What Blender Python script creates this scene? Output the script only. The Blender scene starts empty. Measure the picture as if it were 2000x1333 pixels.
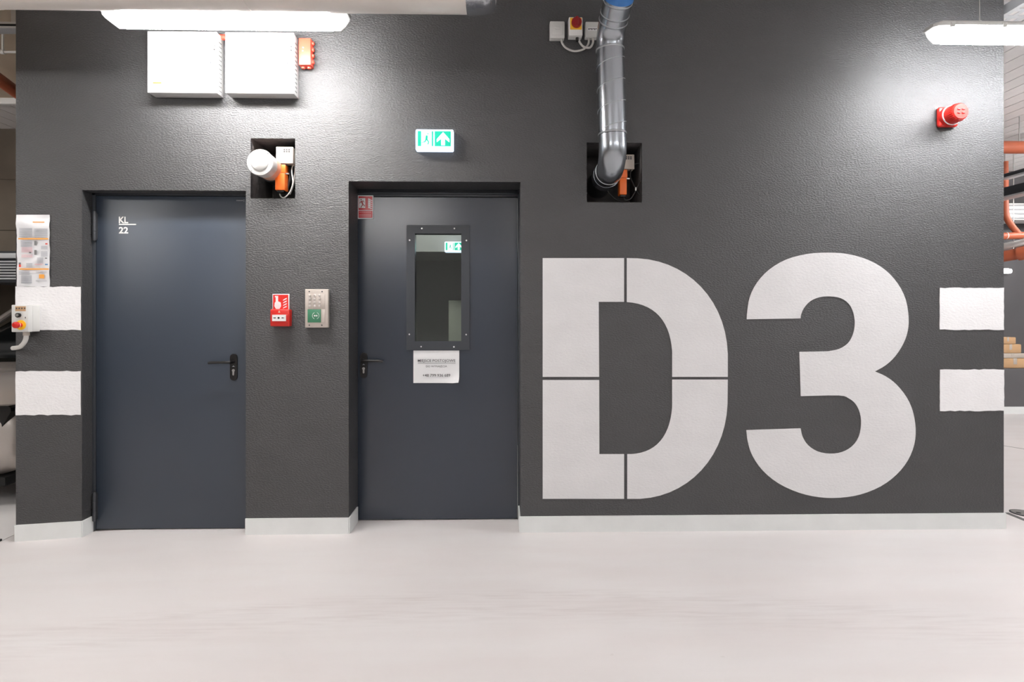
import bpy, bmesh, math, random
from mathutils import Vector, Matrix
from mathutils.geometry import tessellate_polygon
random.seed(7)
S = bpy.context.scene
COL = S.collection

# ------------------------------------------------------------------ camera
F_PX, HOR, ZC, CY = 1080.0, 618.0, 1.33, -3.40
PSI = math.radians(1.17)
cam_d = bpy.data.cameras.new('camera'); cam = bpy.data.objects.new('camera', cam_d); COL.objects.link(cam)
cam.location = (0, CY, ZC); cam.rotation_euler = (math.pi/2, 0, -PSI)
cam_d.sensor_width = 36.0; cam_d.lens = F_PX*36.0/2000.0
cam_d.shift_y = -(666.5-HOR)/2000.0
cam_d.clip_start = 0.05; cam_d.clip_end = 100
S.camera = cam
# ------------------------------------------------------------------ world and exposure
world = bpy.data.worlds.new('world'); S.world = world; world.use_nodes = True
world.node_tree.nodes['Background'].inputs[0].default_value = (0.5, 0.5, 0.52, 1)
world.node_tree.nodes['Background'].inputs[1].default_value = 0.05
S.view_settings.view_transform = 'Standard'; S.view_settings.look = 'None'
S.view_settings.gamma = 1.0; S.view_settings.use_curve_mapping = False
S.view_settings.exposure = 0.55
E_LEFT, E_RIGHT, E_UNSEEN_HALL, E_ADDED_PASSAGE = 80.0, 68.0, 31.0, 56.0      # luminance of the lamp diffusers

FW = Vector((math.sin(PSI), math.cos(PSI), 0)); RT = Vector((math.cos(PSI), -math.sin(PSI), 0))
CAMP = Vector((0, CY, ZC))
def ray(px, py): return FW + RT*((px-1000)/F_PX) + Vector((0, 0, 1))*((HOR-py)/F_PX)
def W(px, py, Y=0.0):                      # point of the wall-parallel plane y=Y
    r = ray(px, py); return CAMP + r*((Y-CY)/r.y)
def G(px, py, z=0.0):                      # point of the floor
    r = ray(px, py); return CAMP + r*((z-ZC)/r.z)
def DP(px, py, d): return CAMP + ray(px, py)*d

# ------------------------------------------------------------------ materials
def lin(c): 
    c = c/255.0
    return c/12.92 if c <= 0.04045 else ((c+0.055)/1.055)**2.4
def rgb(r, g, b): return (lin(r), lin(g), lin(b), 1)
MATS = {}
def mat(name, col, rough=0.5, metal=0.0, var=0.0, vscale=4.0, bump=0.0, bscale=80.0, spec=0.5, emit=None, es=0.0, stretch=(1,1,1), bdist=0.004, coat=0.0):
    m = bpy.data.materials.new(name); m.use_nodes = True; nt = m.node_tree
    p = nt.nodes['Principled BSDF']
    p.inputs['Base Color'].default_value = col; p.inputs['Roughness'].default_value = rough
    p.inputs['Metallic'].default_value = metal; p.inputs['Specular IOR Level'].default_value = spec
    p.inputs['Coat Weight'].default_value = coat
    if emit: p.inputs['Emission Color'].default_value = emit; p.inputs['Emission Strength'].default_value = es
    if var or bump:
        tc = nt.nodes.new('ShaderNodeTexCoord'); mp = nt.nodes.new('ShaderNodeMapping')
        mp.inputs['Scale'].default_value = stretch
        nt.links.new(tc.outputs['Object'], mp.inputs['Vector'])
    if var:
        n = nt.nodes.new('ShaderNodeTexNoise'); n.inputs['Scale'].default_value = vscale; n.inputs['Detail'].default_value = 5
        r = nt.nodes.new('ShaderNodeValToRGB')
        r.color_ramp.elements[0].position = 0.3; r.color_ramp.elements[1].position = 0.7
        r.color_ramp.elements[0].color = tuple(c*(1-var) for c in col[:3])+(1,)
        r.color_ramp.elements[1].color = tuple(min(1, c*(1+var)) for c in col[:3])+(1,)
        nt.links.new(mp.outputs[0], n.inputs['Vector']); nt.links.new(n.outputs['Fac'], r.inputs['Fac'])
        nt.links.new(r.outputs[0], p.inputs['Base Color'])
    if bump:
        n2 = nt.nodes.new('ShaderNodeTexNoise'); n2.inputs['Scale'].default_value = bscale; n2.inputs['Detail'].default_value = 3
        b = nt.nodes.new('ShaderNodeBump'); b.inputs['Strength'].default_value = bump; b.inputs['Distance'].default_value = bdist
        nt.links.new(mp.outputs[0], n2.inputs['Vector']); nt.links.new(n2.outputs['Fac'], b.inputs['Height'])
        nt.links.new(b.outputs[0], p.inputs['Normal'])
    MATS[name] = m; return m

mat('stucco', rgb(47, 47, 49), 0.57, var=0.10, vscale=5, bump=0.85, bscale=120, stretch=(0.6, 0.6, 1.3), bdist=0.0065, spec=1.0)
mat('paint', rgb(236, 235, 236), 0.5, var=0.03, vscale=6, bump=0.4, bscale=75, stretch=(0.75, 0.75, 1.25), bdist=0.005, spec=0.3)
mat('letterpaint', rgb(222, 221, 222), 0.5, var=0.03, vscale=6, bump=0.4, bscale=75, stretch=(0.75, 0.75, 1.25), bdist=0.005, spec=0.3)
mat('skirt', rgb(226, 228, 227), 0.45, var=0.03, vscale=7, bump=0.12, bscale=40, spec=0.35)
mat('niche', rgb(92, 89, 89), 0.85, var=0.25, vscale=12, bump=0.5, bscale=30, bdist=0.01, spec=0.2)
mat('door', rgb(40, 48, 60), 0.25, var=0.03, vscale=2, bump=0.03, bscale=500, spec=0.75)
mat('door_satin', rgb(46, 55, 68), 0.42, var=0.03, vscale=2, bump=0.03, bscale=500, spec=0.75)
mat('doorframe', rgb(50, 54, 60), 0.4, spec=0.5)
mat('black', rgb(22, 20, 20), 0.35)
mat('matblack', rgb(18, 18, 18), 0.8)
mat('rubber', rgb(30, 30, 30), 0.9)
mat('steel', rgb(190, 188, 186), 0.35, 0.9)
mat('darksteel', rgb(70, 72, 76), 0.4, 0.6)
mat('screw', rgb(225, 225, 225), 0.3, 0.3)
mat('white_plastic', rgb(232, 231, 229), 0.35)
mat('grey_plastic', rgb(205, 205, 202), 0.4)
mat('cabinet', rgb(188, 188, 187), 0.35)
mat('slot', rgb(120, 120, 120), 0.6)
mat('red', rgb(200, 38, 30), 0.35)
mat('redbox', rgb(225, 78, 58), 0.45)
mat('darkred', rgb(150, 20, 22), 0.35)
mat('orange', rgb(235, 110, 35), 0.4)
mat('orange_pipe', rgb(176, 92, 62), 0.45, var=0.08, vscale=6)
mat('yellow', rgb(245, 190, 40), 0.4)
mat('signred', rgb(215, 45, 38), 0.35)
mat('stickerred', rgb(175, 22, 30), 0.3)
mat('paper', rgb(225, 225, 226), 0.6, var=0.03, vscale=9)
mat('ink', rgb(60, 60, 62), 0.6)
mat('greyink', rgb(165, 166, 172), 0.6)
mat('pinkink', rgb(220, 170, 175), 0.6)
mat('orangeink', rgb(240, 165, 70), 0.6)
mat('blueink', rgb(110, 150, 190), 0.6)
mat('keypad', rgb(196, 186, 178), 0.4, 0.25)
mat('key', rgb(215, 208, 203), 0.3, 0.4)
mat('green_dark', rgb(62, 122, 92), 0.35)
mat('tan', rgb(186, 150, 112), 0.75, var=0.08, vscale=8)
mat('valve', rgb(196, 195, 193), 0.35)
mat('tan_light', rgb(178, 168, 158), 0.7)
mat('galv', rgb(165, 170, 176), 0.24, 0.95, var=0.10, vscale=9, bump=0.03, bscale=20, stretch=(1, 1, 0.25))
mat('seam', rgb(180, 184, 188), 0.35, 0.9)
mat('foil', rgb(236, 229, 222), 0.35, 0.12, var=0.03, vscale=8, bump=0.25, bscale=9, bdist=0.008)
mat('foiltape', rgb(205, 207, 212), 0.2, 0.9, bump=0.35, bscale=22, bdist=0.006)
mat('blue', rgb(60, 120, 190), 0.5)
mat('concrete', rgb(126, 116, 104), 0.85, var=0.14, vscale=2.2, bump=0.2, bscale=25, spec=0.2)
mat('soffit', rgb(185, 170, 150), 0.85, var=0.10, vscale=2.2, bump=0.2, bscale=25, spec=0.2)
mat('board', rgb(234, 231, 230), 0.7, var=0.03, vscale=3, spec=0.2)
mat('boardgap', rgb(120, 118, 116), 0.9, spec=0.1)
mat('hallwall', rgb(196, 195, 193), 0.8, spec=0.2)
mat('farwall', rgb(92, 91, 93), 0.4, var=0.05, vscale=3, spec=0.5)
mat('tray', rgb(205, 207, 210), 0.4, 0.5)
mat('cable', rgb(200, 198, 194), 0.5)
mat('blackcable', rgb(45, 44, 44), 0.5)
mat('carpaint', rgb(178, 169, 163), 0.25, 0.35, coat=0.6)
mat('carglass', rgb(12, 14, 14), 0.08, spec=0.6)
mat('headlamp', rgb(210, 215, 220), 0.08, spec=0.7)
mat('pinkish', rgb(200, 160, 140), 0.45)
mat('hatch', rgb(120, 118, 116), 0.6, 0.4, bump=0.4, bscale=60)
mat('joint', rgb(95, 93, 92), 0.8)
mat('vestwall', rgb(128, 128, 126), 0.7)
mat('palepanel', rgb(150, 152, 140), 0.6)
def emat(name, col, es): return mat(name, tuple(min(0.8, c*0.8) for c in col[:3])+(1,), 0.4, emit=col, es=es)
emat('lens_left', (1, 0.985, 0.97, 1), E_LEFT)
emat('lens_right', (0.985, 0.99, 1, 1), E_RIGHT)
emat('lens_unseen_hall', (1, 0.985, 0.975, 1), E_UNSEEN_HALL)
emat('lens_added_passage', (1, 0.99, 0.98, 1), E_ADDED_PASSAGE)  # stronger lens for the unseen lamps added to brighten the right passage
emat('capglow', (1, 1, 1, 1), 0.55)
emat('sign_white', (0.82, 0.97, 1, 1), 1.6)
emat('sign_rim', (0.70, 0.82, 1, 1), 1.1)
emat('sign_green', (0.0, 0.42, 0.27, 1), 0.7)
emat('bulkhead', (1, 1, 1, 1), 3.0)  # glow of the lamp added for the far wall's bright spot
emat('lens_vestibule_fill', (1, 0.98, 0.95, 1), 80.0)

# floor: pale epoxy with faint tyre scuffs
def floor_material():
    m = bpy.data.materials.new('floor'); m.use_nodes = True; nt = m.node_tree; p = nt.nodes['Principled BSDF']
    tc = nt.nodes.new('ShaderNodeTexCoord')
    def noise(scale, st, detail=6):
        mp = nt.nodes.new('ShaderNodeMapping'); mp.inputs['Scale'].default_value = st
        n = nt.nodes.new('ShaderNodeTexNoise'); n.inputs['Scale'].default_value = scale; n.inputs['Detail'].default_value = detail
        nt.links.new(tc.outputs['Object'], mp.inputs[0]); nt.links.new(mp.outputs[0], n.inputs['Vector']); return n
    def ramp(n, p0, p1, c0, c1):
        r = nt.nodes.new('ShaderNodeValToRGB'); r.color_ramp.elements[0].position = p0; r.color_ramp.elements[1].position = p1
        r.color_ramp.elements[0].color = c0; r.color_ramp.elements[1].color = c1
        nt.links.new(n.outputs['Fac'], r.inputs['Fac']); return r
    a = ramp(noise(1.1, (0.6, 1.6, 1)), 0.3, 0.7, rgb(212, 207, 206), rgb(221, 217, 216))
    b = ramp(noise(2.2, (0.5, 2.6, 1), 8), 0.36, 0.64, (0.965, 0.945, 0.94, 1), (1, 1, 1, 1))
    c = ramp(noise(26, (1, 1.6, 1), 2), 0.22, 0.25, (0.8, 0.78, 0.77, 1), (1, 1, 1, 1))
    k1 = nt.nodes.new('ShaderNodeMix'); k1.data_type = 'RGBA'; k1.blend_type = 'MULTIPLY'; k1.inputs['Factor'].default_value = 0.8
    nt.links.new(a.outputs[0], k1.inputs[6]); nt.links.new(b.outputs[0], k1.inputs[7])
    k2 = nt.nodes.new('ShaderNodeMix'); k2.data_type = 'RGBA'; k2.blend_type = 'MULTIPLY'; k2.inputs['Factor'].default_value = 0.35
    nt.links.new(k1.outputs[2], k2.inputs[6]); nt.links.new(c.outputs[0], k2.inputs[7])
    # one long curved tyre scuff
    vd = nt.nodes.new('ShaderNodeVectorMath'); vd.operation = 'DISTANCE'; vd.inputs[1].default_value = (0.1, -8.9, 0)
    nt.links.new(tc.outputs['Object'], vd.inputs[0])
    mr = nt.nodes.new('ShaderNodeMapRange'); mr.inputs['From Min'].default_value = 7.75; mr.inputs['From Max'].default_value = 8.3
    nt.links.new(vd.outputs['Value'], mr.inputs['Value'])
    cr = nt.nodes.new('ShaderNodeValToRGB'); e = cr.color_ramp.elements
    e[0].position = 0.0; e[0].color = (0, 0, 0, 1); e[1].position = 1.0; e[1].color = (0, 0, 0, 1)
    for ps, v in ((0.25, 0.15), (0.45, 0.8), (0.55, 0.35), (0.68, 0.9), (0.82, 0.1)):
        q = e.new(ps); q.color = (v, v, v, 1)
    nt.links.new(mr.outputs[0], cr.inputs['Fac'])
    ns = ramp(noise(5.0, (0.8, 9, 1), 8), 0.42, 0.66, (0, 0, 0, 1), (1, 1, 1, 1))
    mm = nt.nodes.new('ShaderNodeMath'); mm.operation = 'MULTIPLY'
    nt.links.new(cr.outputs[0], mm.inputs[0]); nt.links.new(ns.outputs[0], mm.inputs[1])
    m2 = nt.nodes.new('ShaderNodeMath'); m2.operation = 'MULTIPLY'; m2.inputs[1].default_value = 0.22; nt.links.new(mm.outputs[0], m2.inputs[0])
    k3 = nt.nodes.new('ShaderNodeMix'); k3.data_type = 'RGBA'; nt.links.new(m2.outputs[0], k3.inputs[0])
    nt.links.new(k2.outputs[2], k3.inputs[6]); k3.inputs[7].default_value = rgb(150, 130, 126)
    nt.links.new(k3.outputs[2], p.inputs['Base Color'])
    p.inputs['Roughness'].default_value = 0.38; p.inputs['Specular IOR Level'].default_value = 0.35
    MATS['floor'] = m
floor_material()
def glass_material():
    m = bpy.data.materials.new('glass'); m.use_nodes = True; nt = m.node_tree; nt.nodes.remove(nt.nodes['Principled BSDF'])
    o = nt.nodes['Material Output']; t = nt.nodes.new('ShaderNodeBsdfTransparent'); g = nt.nodes.new('ShaderNodeBsdfGlossy')
    t.inputs[0].default_value = (0.80, 0.84, 0.82, 1); g.inputs['Roughness'].default_value = 0.03
    f = nt.nodes.new('ShaderNodeFresnel'); f.inputs[0].default_value = 1.55; x = nt.nodes.new('ShaderNodeMixShader')
    nt.links.new(f.outputs[0], x.inputs[0]); nt.links.new(t.outputs[0], x.inputs[1]); nt.links.new(g.outputs[0], x.inputs[2])
    nt.links.new(x.outputs[0], o.inputs['Surface']); MATS['glass'] = m
glass_material()

# ------------------------------------------------------------------ builders
OFF = {}
def tag(o, label=None, cat=None, group=None, kind=None):
    if label: o['label'] = label
    if cat: o['category'] = cat
    if group: o['group'] = group
    if kind: o['kind'] = kind
    return o
def thing(name, label, cat, loc, group=None):
    o = bpy.data.objects.new(name, None); COL.objects.link(o); o.location = loc; o.empty_display_size = 0.05
    OFF[o] = Vector(loc); return tag(o, label, cat, group)
class B:
    def __init__(s): s.bm = bmesh.new()
    def box(s, x0, x1, y0, y1, z0, z1, bev=0.0, seg=2):
        if x1 < x0: x0, x1 = x1, x0
        if y1 < y0: y0, y1 = y1, y0
        if z1 < z0: z0, z1 = z1, z0
        r = bmesh.ops.create_cube(s.bm, size=1.0)
        vs = r['verts']
        for v in vs: v.co = Vector(((x0+x1)/2+v.co.x*(x1-x0), (y0+y1)/2+v.co.y*(y1-y0), (z0+z1)/2+v.co.z*(z1-z0)))
        if bev:
            es = list({e for v in vs for e in v.link_edges})
            bmesh.ops.bevel(s.bm, geom=es, offset=bev, segments=seg, affect='EDGES', profile=0.5)
        return s
    def tube(s, pts, r, seg=16, cap=True):
        pts = [Vector(p) for p in pts]; n = len(pts)
        rs = r if isinstance(r, (list, tuple)) else [r]*n
        tan = []
        for i in range(n):
            a = pts[max(i-1, 0)]; b = pts[min(i+1, n-1)]
            t = (b-a); t = t.normalized() if t.length > 1e-9 else (tan[-1] if tan else Vector((0, 0, 1))); tan.append(t)
        t0 = tan[0]; u = t0.cross(Vector((0, 0, 1)))
        if u.length < 1e-3: u = t0.cross(Vector((1, 0, 0)))
        u.normalize(); rings = []
        for i in range(n):
            if i:
                q = tan[i-1].rotation_difference(tan[i]); u = q @ u
            v = tan[i].cross(u).normalized(); u = v.cross(tan[i]).normalized()
            rings.append([s.bm.verts.new(pts[i]+(u*math.cos(2*math.pi*k/seg)+v*math.sin(2*math.pi*k/seg))*rs[i]) for k in range(seg)])
        for i in range(n-1):
            for k in range(seg):
                s.bm.faces.new((rings[i][k], rings[i][(k+1) % seg], rings[i+1][(k+1) % seg], rings[i+1][k]))
        if cap:
            s.bm.faces.new(rings[0][::-1]); s.bm.faces.new(rings[-1])
        return s
    def prism(s, poly, y0, y1):           # polygon in x,z extruded along y
        a = [s.bm.verts.new((p[0], y0, p[1])) for p in poly]; b = [s.bm.verts.new((p[0], y1, p[1])) for p in poly]
        n = len(poly)
        for i in range(n): s.bm.faces.new((a[i], b[i], b[(i+1) % n], a[(i+1) % n]))
        for tri in tessellate_polygon([[Vector((p[0], p[1], 0)) for p in poly]]):
            for q in (a, b):
                try: s.bm.faces.new([q[k] for k in tri])
                except ValueError: pass
        return s
    def loft(s, secs, cap=True):          # list of closed rings with equal counts
        rr = [[s.bm.verts.new(p) for p in sec] for sec in secs]; n = len(rr[0])
        for i in range(len(rr)-1):
            for k in range(n): s.bm.faces.new((rr[i][k], rr[i][(k+1) % n], rr[i+1][(k+1) % n], rr[i+1][k]))
        if cap: s.bm.faces.new(rr[0][::-1]); s.bm.faces.new(rr[-1])
        return s
    def quad(s, *p): s.bm.faces.new([s.bm.verts.new(Vector(q)) for q in p]); return s
    def obj(s, name, m, parent=None, smooth=35, label=None, kind=None, origin=None):
        bmesh.ops.recalc_face_normals(s.bm, faces=s.bm.faces[:])
        me = bpy.data.meshes.new(name); s.bm.to_mesh(me); s.bm.free()
        if smooth:
            for p in me.polygons: p.use_smooth = True
            me.set_sharp_from_angle(angle=math.radians(smooth))
        return finish(name, me, m, parent, label, kind, origin)
def finish(name, me, m, parent=None, label=None, kind=None, origin=None):
    me.materials.append(MATS[m])
    o = bpy.data.objects.new(name, me); COL.objects.link(o)
    if parent is not None:
        o.parent = parent; off = OFF.get(parent, Vector((0, 0, 0))); OFF[o] = off
        me.transform(Matrix.Translation(-off))
    elif origin is not None:
        off = Vector(origin); me.transform(Matrix.Translation(-off)); o.location = off; OFF[o] = off
    else: OFF[o] = Vector((0, 0, 0))
    if label: o['label'] = label
    if kind: o['kind'] = kind
    return o
def text(name, string, m, parent, cx, cz, y, width=None, height=None, bold=0.0, spacing=1.0, depth=0.0006):
    cu = bpy.data.curves.new('t', 'FONT'); cu.body = string; cu.size = 1.0; cu.align_x = 'CENTER'; cu.align_y = 'CENTER'
    cu.offset = bold; cu.extrude = 0.0; cu.space_character = spacing; cu.resolution_u = 3
    ob = bpy.data.objects.new('t', cu); COL.objects.link(ob); bpy.context.view_layer.update()
    dg = bpy.context.evaluated_depsgraph_get(); me = bpy.data.meshes.new_from_object(ob.evaluated_get(dg))
    bpy.data.objects.remove(ob); bpy.data.curves.remove(cu)
    xs = [v.co.x for v in me.vertices]; ys = [v.co.y for v in me.vertices]
    w, h = max(xs)-min(xs), max(ys)-min(ys); mx, my = (max(xs)+min(xs))/2, (max(ys)+min(ys))/2
    sx = width/w if width else height/h; sz = height/h if height else sx
    for v in me.vertices: v.co = Vector((cx+(v.co.x-mx)*sx, y, cz+(v.co.y-my)*sz))
    me.name = name
    return finish(name, me, m, parent)
def smooth_poly(pts, corners, k=4):
    n = len(pts); out = []
    for i in range(n):
        p0, p1, p2, p3 = pts[(i-1) % n], pts[i], pts[(i+1) % n], pts[(i+2) % n]
        if i in corners: p0 = (2*p1[0]-p2[0], 2*p1[1]-p2[1])
        if (i+1) % n in corners: p3 = (2*p2[0]-p1[0], 2*p2[1]-p1[1])
        steps = 1 if (i in corners and (i+1) % n in corners) else k
        for j in range(steps):
            t = j/steps
            out.append(tuple(0.5*((2*p1[a])+(-p0[a]+p2[a])*t+(2*p0[a]-5*p1[a]+4*p2[a]-p3[a])*t*t+(-p0[a]+3*p1[a]-3*p2[a]+p3[a])*t**3) for a in (0, 1)))
    return out
def bez(p0, p1, p2, p3, n=14):
    return [tuple((1-t)**3*p0[a]+3*(1-t)**2*t*p1[a]+3*(1-t)*t*t*p2[a]+t**3*p3[a] for a in (0, 1)) for t in [i/n for i in range(n+1)]]
def curve3(pts, n=8):
    pts = [Vector(p) for p in pts]; out = []
    for i in range(len(pts)-1):
        p0 = pts[max(i-1, 0)]; p1 = pts[i]; p2 = pts[i+1]; p3 = pts[min(i+2, len(pts)-1)]
        for j in range(n):
            t = j/n; out.append(0.5*((2*p1)+(p2-p0)*t+(2*p0-5*p1+4*p2-p3)*t*t+(3*p1-p0-3*p2+p3)*t**3))
    out.append(pts[-1]); return out
def disc_pts(c, r, n=24, ax='y', a0=0.0): return [(c[0]+r*math.cos(a0+2*math.pi*i/n), c[1]+r*math.sin(a0+2*math.pi*i/n)) for i in range(n)]

# ------------------------------------------------------------------ the setting
ZCEIL = 3.43
ZN = [(-99, -0.045), (-3.3, -0.045), (-2.92, -0.030), (-2.57, -0.009), (-2.30, 0.0), (99, 0.0)]
def zf(x):
    for (a, za), (b, zb) in zip(ZN, ZN[1:]):
        if a <= x <= b: return za+(zb-za)*(x-a)/(b-a)
    return 0.0
XMIN, XMAX, YMIN, YMAX = -9.0, 11.0, -8.0, 6.0
b = B(); xs = [XMIN, -6, -3.3, -2.92, -2.57, -2.30, 0, 3, 6, XMAX]
for x0, x1 in zip(xs, xs[1:]):
    b.quad((x0, YMIN, zf(x0)), (x1, YMIN, zf(x1)), (x1, YMAX, zf(x1)), (x0, YMAX, zf(x0)))
bmesh.ops.remove_doubles(b.bm, verts=b.bm.verts[:], dist=1e-5)
floor = b.obj('floor', 'floor', kind='structure')

XL, XR = W(31, 700).x, W(1960.5, 700).x
D1 = (W(160, 700).x, W(480, 700).x, 0.0, W(320, 372).z)
D2 = (W(681, 700).x, W(1016.5, 700).x, 0.0, W(850, 355).z)
N1 = (W(489.5, 330).x, W(576.5, 330).x, W(533, 388).z, W(533, 270.5).z)
N2 = (W(1146, 330).x, W(1254, 330).x, W(1200, 395.5).z, W(1200, 279).z)
DEP1, DEP2, NDEP = 0.088, 0.215, 0.32
opens = [(D1, DEP1+0.06), (D2, DEP2+0.06), (N1, 0.02), (N2, 0.02)]
xs = sorted({XL, XR, *[v for (o, _) in opens for v in o[:2]]}); zs = sorted({-0.05, ZCEIL, *[v for (o, _) in opens for v in o[2:]]})
b = B()
for x0, x1 in zip(xs, xs[1:]):
    for z0, z1 in zip(zs, zs[1:]):
        cx, cz = (x0+x1)/2, (z0+z1)/2
        if any(o[0] < cx < o[1] and o[2] < cz < o[3] for o, _ in opens): continue
        if cz < 0 and any(o[0] < cx < o[1] and o[2] == 0 for o, _ in opens): continue
        b.quad((x0, 0, z0), (x1, 0, z0), (x1, 0, z1), (x0, 0, z1))
for o, dp in opens:
    x0, x1, z0, z1 = o
    b.quad((x0, 0, z0), (x0, 0, z1), (x0, dp, z1), (x0, dp, z0)); b.quad((x1, 0, z0), (x1, dp, z0), (x1, dp, z1), (x1, 0, z1))
    b.quad((x0, 0, z1), (x1, 0, z1), (x1, dp, z1), (x0, dp, z1))
    if z0 > 0.1: b.quad((x0, 0, z0), (x0, dp, z0), (x1, dp, z0), (x1, 0, z0))
bmesh.ops.remove_doubles(b.bm, verts=b.bm.verts[:], dist=1e-5)
wall_front = b.obj('wall_front', 'stucco', kind='structure', smooth=0)
for i, (o, _) in enumerate(opens[2:]):
    x0, x1, z0, z1 = o; y0, y1 = 0.02, NDEP; b = B()
    b.quad((x0, y0, z0), (x0, y0, z1), (x0, y1, z1), (x0, y1, z0)); b.quad((x1, y0, z0), (x1, y1, z0), (x1, y1, z1), (x1, y0, z1))
    b.quad((x0, y0, z1), (x1, y0, z1), (x1, y1, z1), (x0, y1, z1)); b.quad((x0, y0, z0), (x0, y1, z0), (x1, y1, z0), (x1, y0, z0))
    b.quad((x0, y1, z0), (x1, y1, z0), (x1, y1, z1), (x0, y1, z1))
    b.obj('niche_lining', 'niche', wall_front, smooth=0)
YF = 4.45
B().box(XL, XL+0.2, 0.0, 6.0, -0.05, ZCEIL).obj('wall_left', 'stucco', kind='structure', smooth=0).location.y = 0.004
B().box(XR-0.2, XR, 0.0, YF, -0.05, ZCEIL).obj('wall_right', 'stucco', kind='structure', smooth=0).location.y = 0.004
B().box(XR-0.2, XMAX, YF, YF+0.2, -0.05, ZCEIL).obj('wall_far', 'farwall', kind='structure', smooth=0)
B().box(XMIN, XL+0.2, 6.0, 6.2, -0.06, ZCEIL).obj('wall_rear', 'concrete', kind='structure', smooth=0)
B().box(XMIN-0.2, XMIN, YMIN, 6.2, -0.06, ZCEIL).obj('wall_west', 'concrete', kind='structure', smooth=0)
B().box(XMAX, XMAX+0.2, YMIN, YF+0.2, -0.05, ZCEIL).obj('wall_east', 'hallwall', kind='structure', smooth=0)
B().box(XMIN, XMAX, YMIN-0.2, YMIN, -0.06, ZCEIL).obj('wall_back', 'hallwall', kind='structure', smooth=0)
# ceiling: slab, boards with recessed joints
ceiling = B().box(XMIN, XMAX, YMIN, 6.2, ZCEIL+0.016, ZCEIL+0.25).obj('ceiling', 'boardgap', kind='structure', smooth=0)
PIT = 0.178
bm_ = B().box(0, PIT-0.010, YMIN, YF, ZCEIL, ZCEIL+0.015); long_board = None; i = 0
x = XL
while x < XMAX-PIT:
    if long_board is None:
        long_board = bm_.obj('ceiling_board', 'board', ceiling, smooth=0); long_board.location.x = x
    else:
        o = long_board.copy(); COL.objects.link(o); o.parent = ceiling; o.location.x = x
    x += PIT
YB = 2.0
short_board = None; x = XL-PIT
bm_ = B().box(0, PIT-0.010, YB, 3.0, ZCEIL, ZCEIL+0.015)
while x > XMIN:
    if short_board is None:
        short_board = bm_.obj('ceiling_board', 'board', ceiling, smooth=0); short_board.location.x = x
    else:
        o = short_board.copy(); COL.objects.link(o); o.parent = ceiling; o.location.x = x
    x -= PIT
B().box(XMIN, XL, YMIN, YB, ZCEIL-0.004, ZCEIL+0.016).obj('concrete_soffit', 'soffit', ceiling, smooth=0)
B().box(XMIN, XL, YB, YB+0.06, ZCEIL-0.06, ZCEIL, 0.006).obj('trim_1', 'white_plastic', kind='structure')
B().box(XMIN, XL, 2.9, 3.3, 2.05, 2.29, 0.01).box(XMIN, XL, 2.9, 3.3, 2.292, 2.86, 0.008).box(XMIN, XL, 2.9, 3.3, 2.862, ZCEIL, 0.008).obj('trim_2', 'concrete', kind='structure')

# baseboards, following the floor
BH = 0.098
def skirting(name, pts):
    b = B(); t = 0.008
    for (x0, y0), (x1, y1) in zip(pts, pts[1:]):
        d = Vector((x1-x0, y1-y0, 0)).normalized(); n = Vector((d.y, -d.x, 0))*t
        k = max(1, int(abs(x1-x0)/0.12)); e = d*t
        for i in range(k):
            xa, xb = x0+(x1-x0)*i/k, x0+(x1-x0)*(i+1)/k; ya, yb = y0+(y1-y0)*i/k, y0+(y1-y0)*(i+1)/k
            za, zb = zf(xa), zf(xb)
            A = [Vector((xa, ya, za-0.004)), Vector((xb, yb, zb-0.004)), Vector((xb, yb, zb+BH)), Vector((xa, ya, za+BH))]
            if i == k-1: A[1] += e; A[2] += e
            if i == 0: A[0] -= e; A[3] -= e
            b.loft([[p-n*0.5 for p in A], [p+n for p in A]])
    return b.obj(name, 'skirt', kind='structure', smooth=0)
skirting('baseboard_left', [(XL+0.006, 0), (D1[0]-0.008, 0), (D1[0]-0.008, 0)][:2])
skirting('baseboard_jamb_left', [(D1[0], 0.006), (D1[0], DEP1-0.012)])
skirting('baseboard_middle', [(D1[1]+0.008, 0), (D2[0]-0.008, 0)])
skirting('baseboard_jamb_middle', [(D2[0], 0.006), (D2[0], DEP2-0.03)])
skirting('baseboard_right', [(D2[1]+0.008, 0), (XR, 0)])
skirting('baseboard_jamb_right', [(D2[1], DEP2-0.03), (D2[1], 0.006)])
skirting('baseboard_far', [(XR+0.01, YF), (XMAX-0.02, YF)])
skirting('baseboard_side', [(XR, 0.02), (XR, YF-0.02)])

# painted marks on the wall
def zoomD(p): return (1020+p[0]*800/1807, 470+p[1]*800/1807)
def wallpoly(pts): return [(W(*p).x, W(*p).z) for p in pts]
PT = -0.003
mark = thing('painted_letter', None, None, (0, 0, 0)); mark.parent = wall_front
mark['label'] = 'white stencilled capital D painted on the dark wall'
for poly in (
    [(90, 78), (449, 78), (449, 271), (337, 271), (339, 602), (90, 602)],
    [(461, 78)]+bez((510, 79), (730, 90), (898, 262), (906, 500))+[(906, 602), (661, 602)]+bez((661, 490), (652, 355), (585, 280), (461, 272)),
    [(90, 616), (339, 616), (340, 943), (449, 943), (449, 1140), (90, 1140)],
    [(463, 943)]+bez((480, 943), (590, 938), (652, 865), (661, 735))+[(661, 614), (906, 614)]+bez((905, 720), (896, 955), (735, 1128), (520, 1140))+[(463, 1140)]):
    B().prism(wallpoly([zoomD(p) for p in poly]), PT, 0.001).obj('stencil_piece', 'letterpaint', mark, smooth=0)
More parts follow.
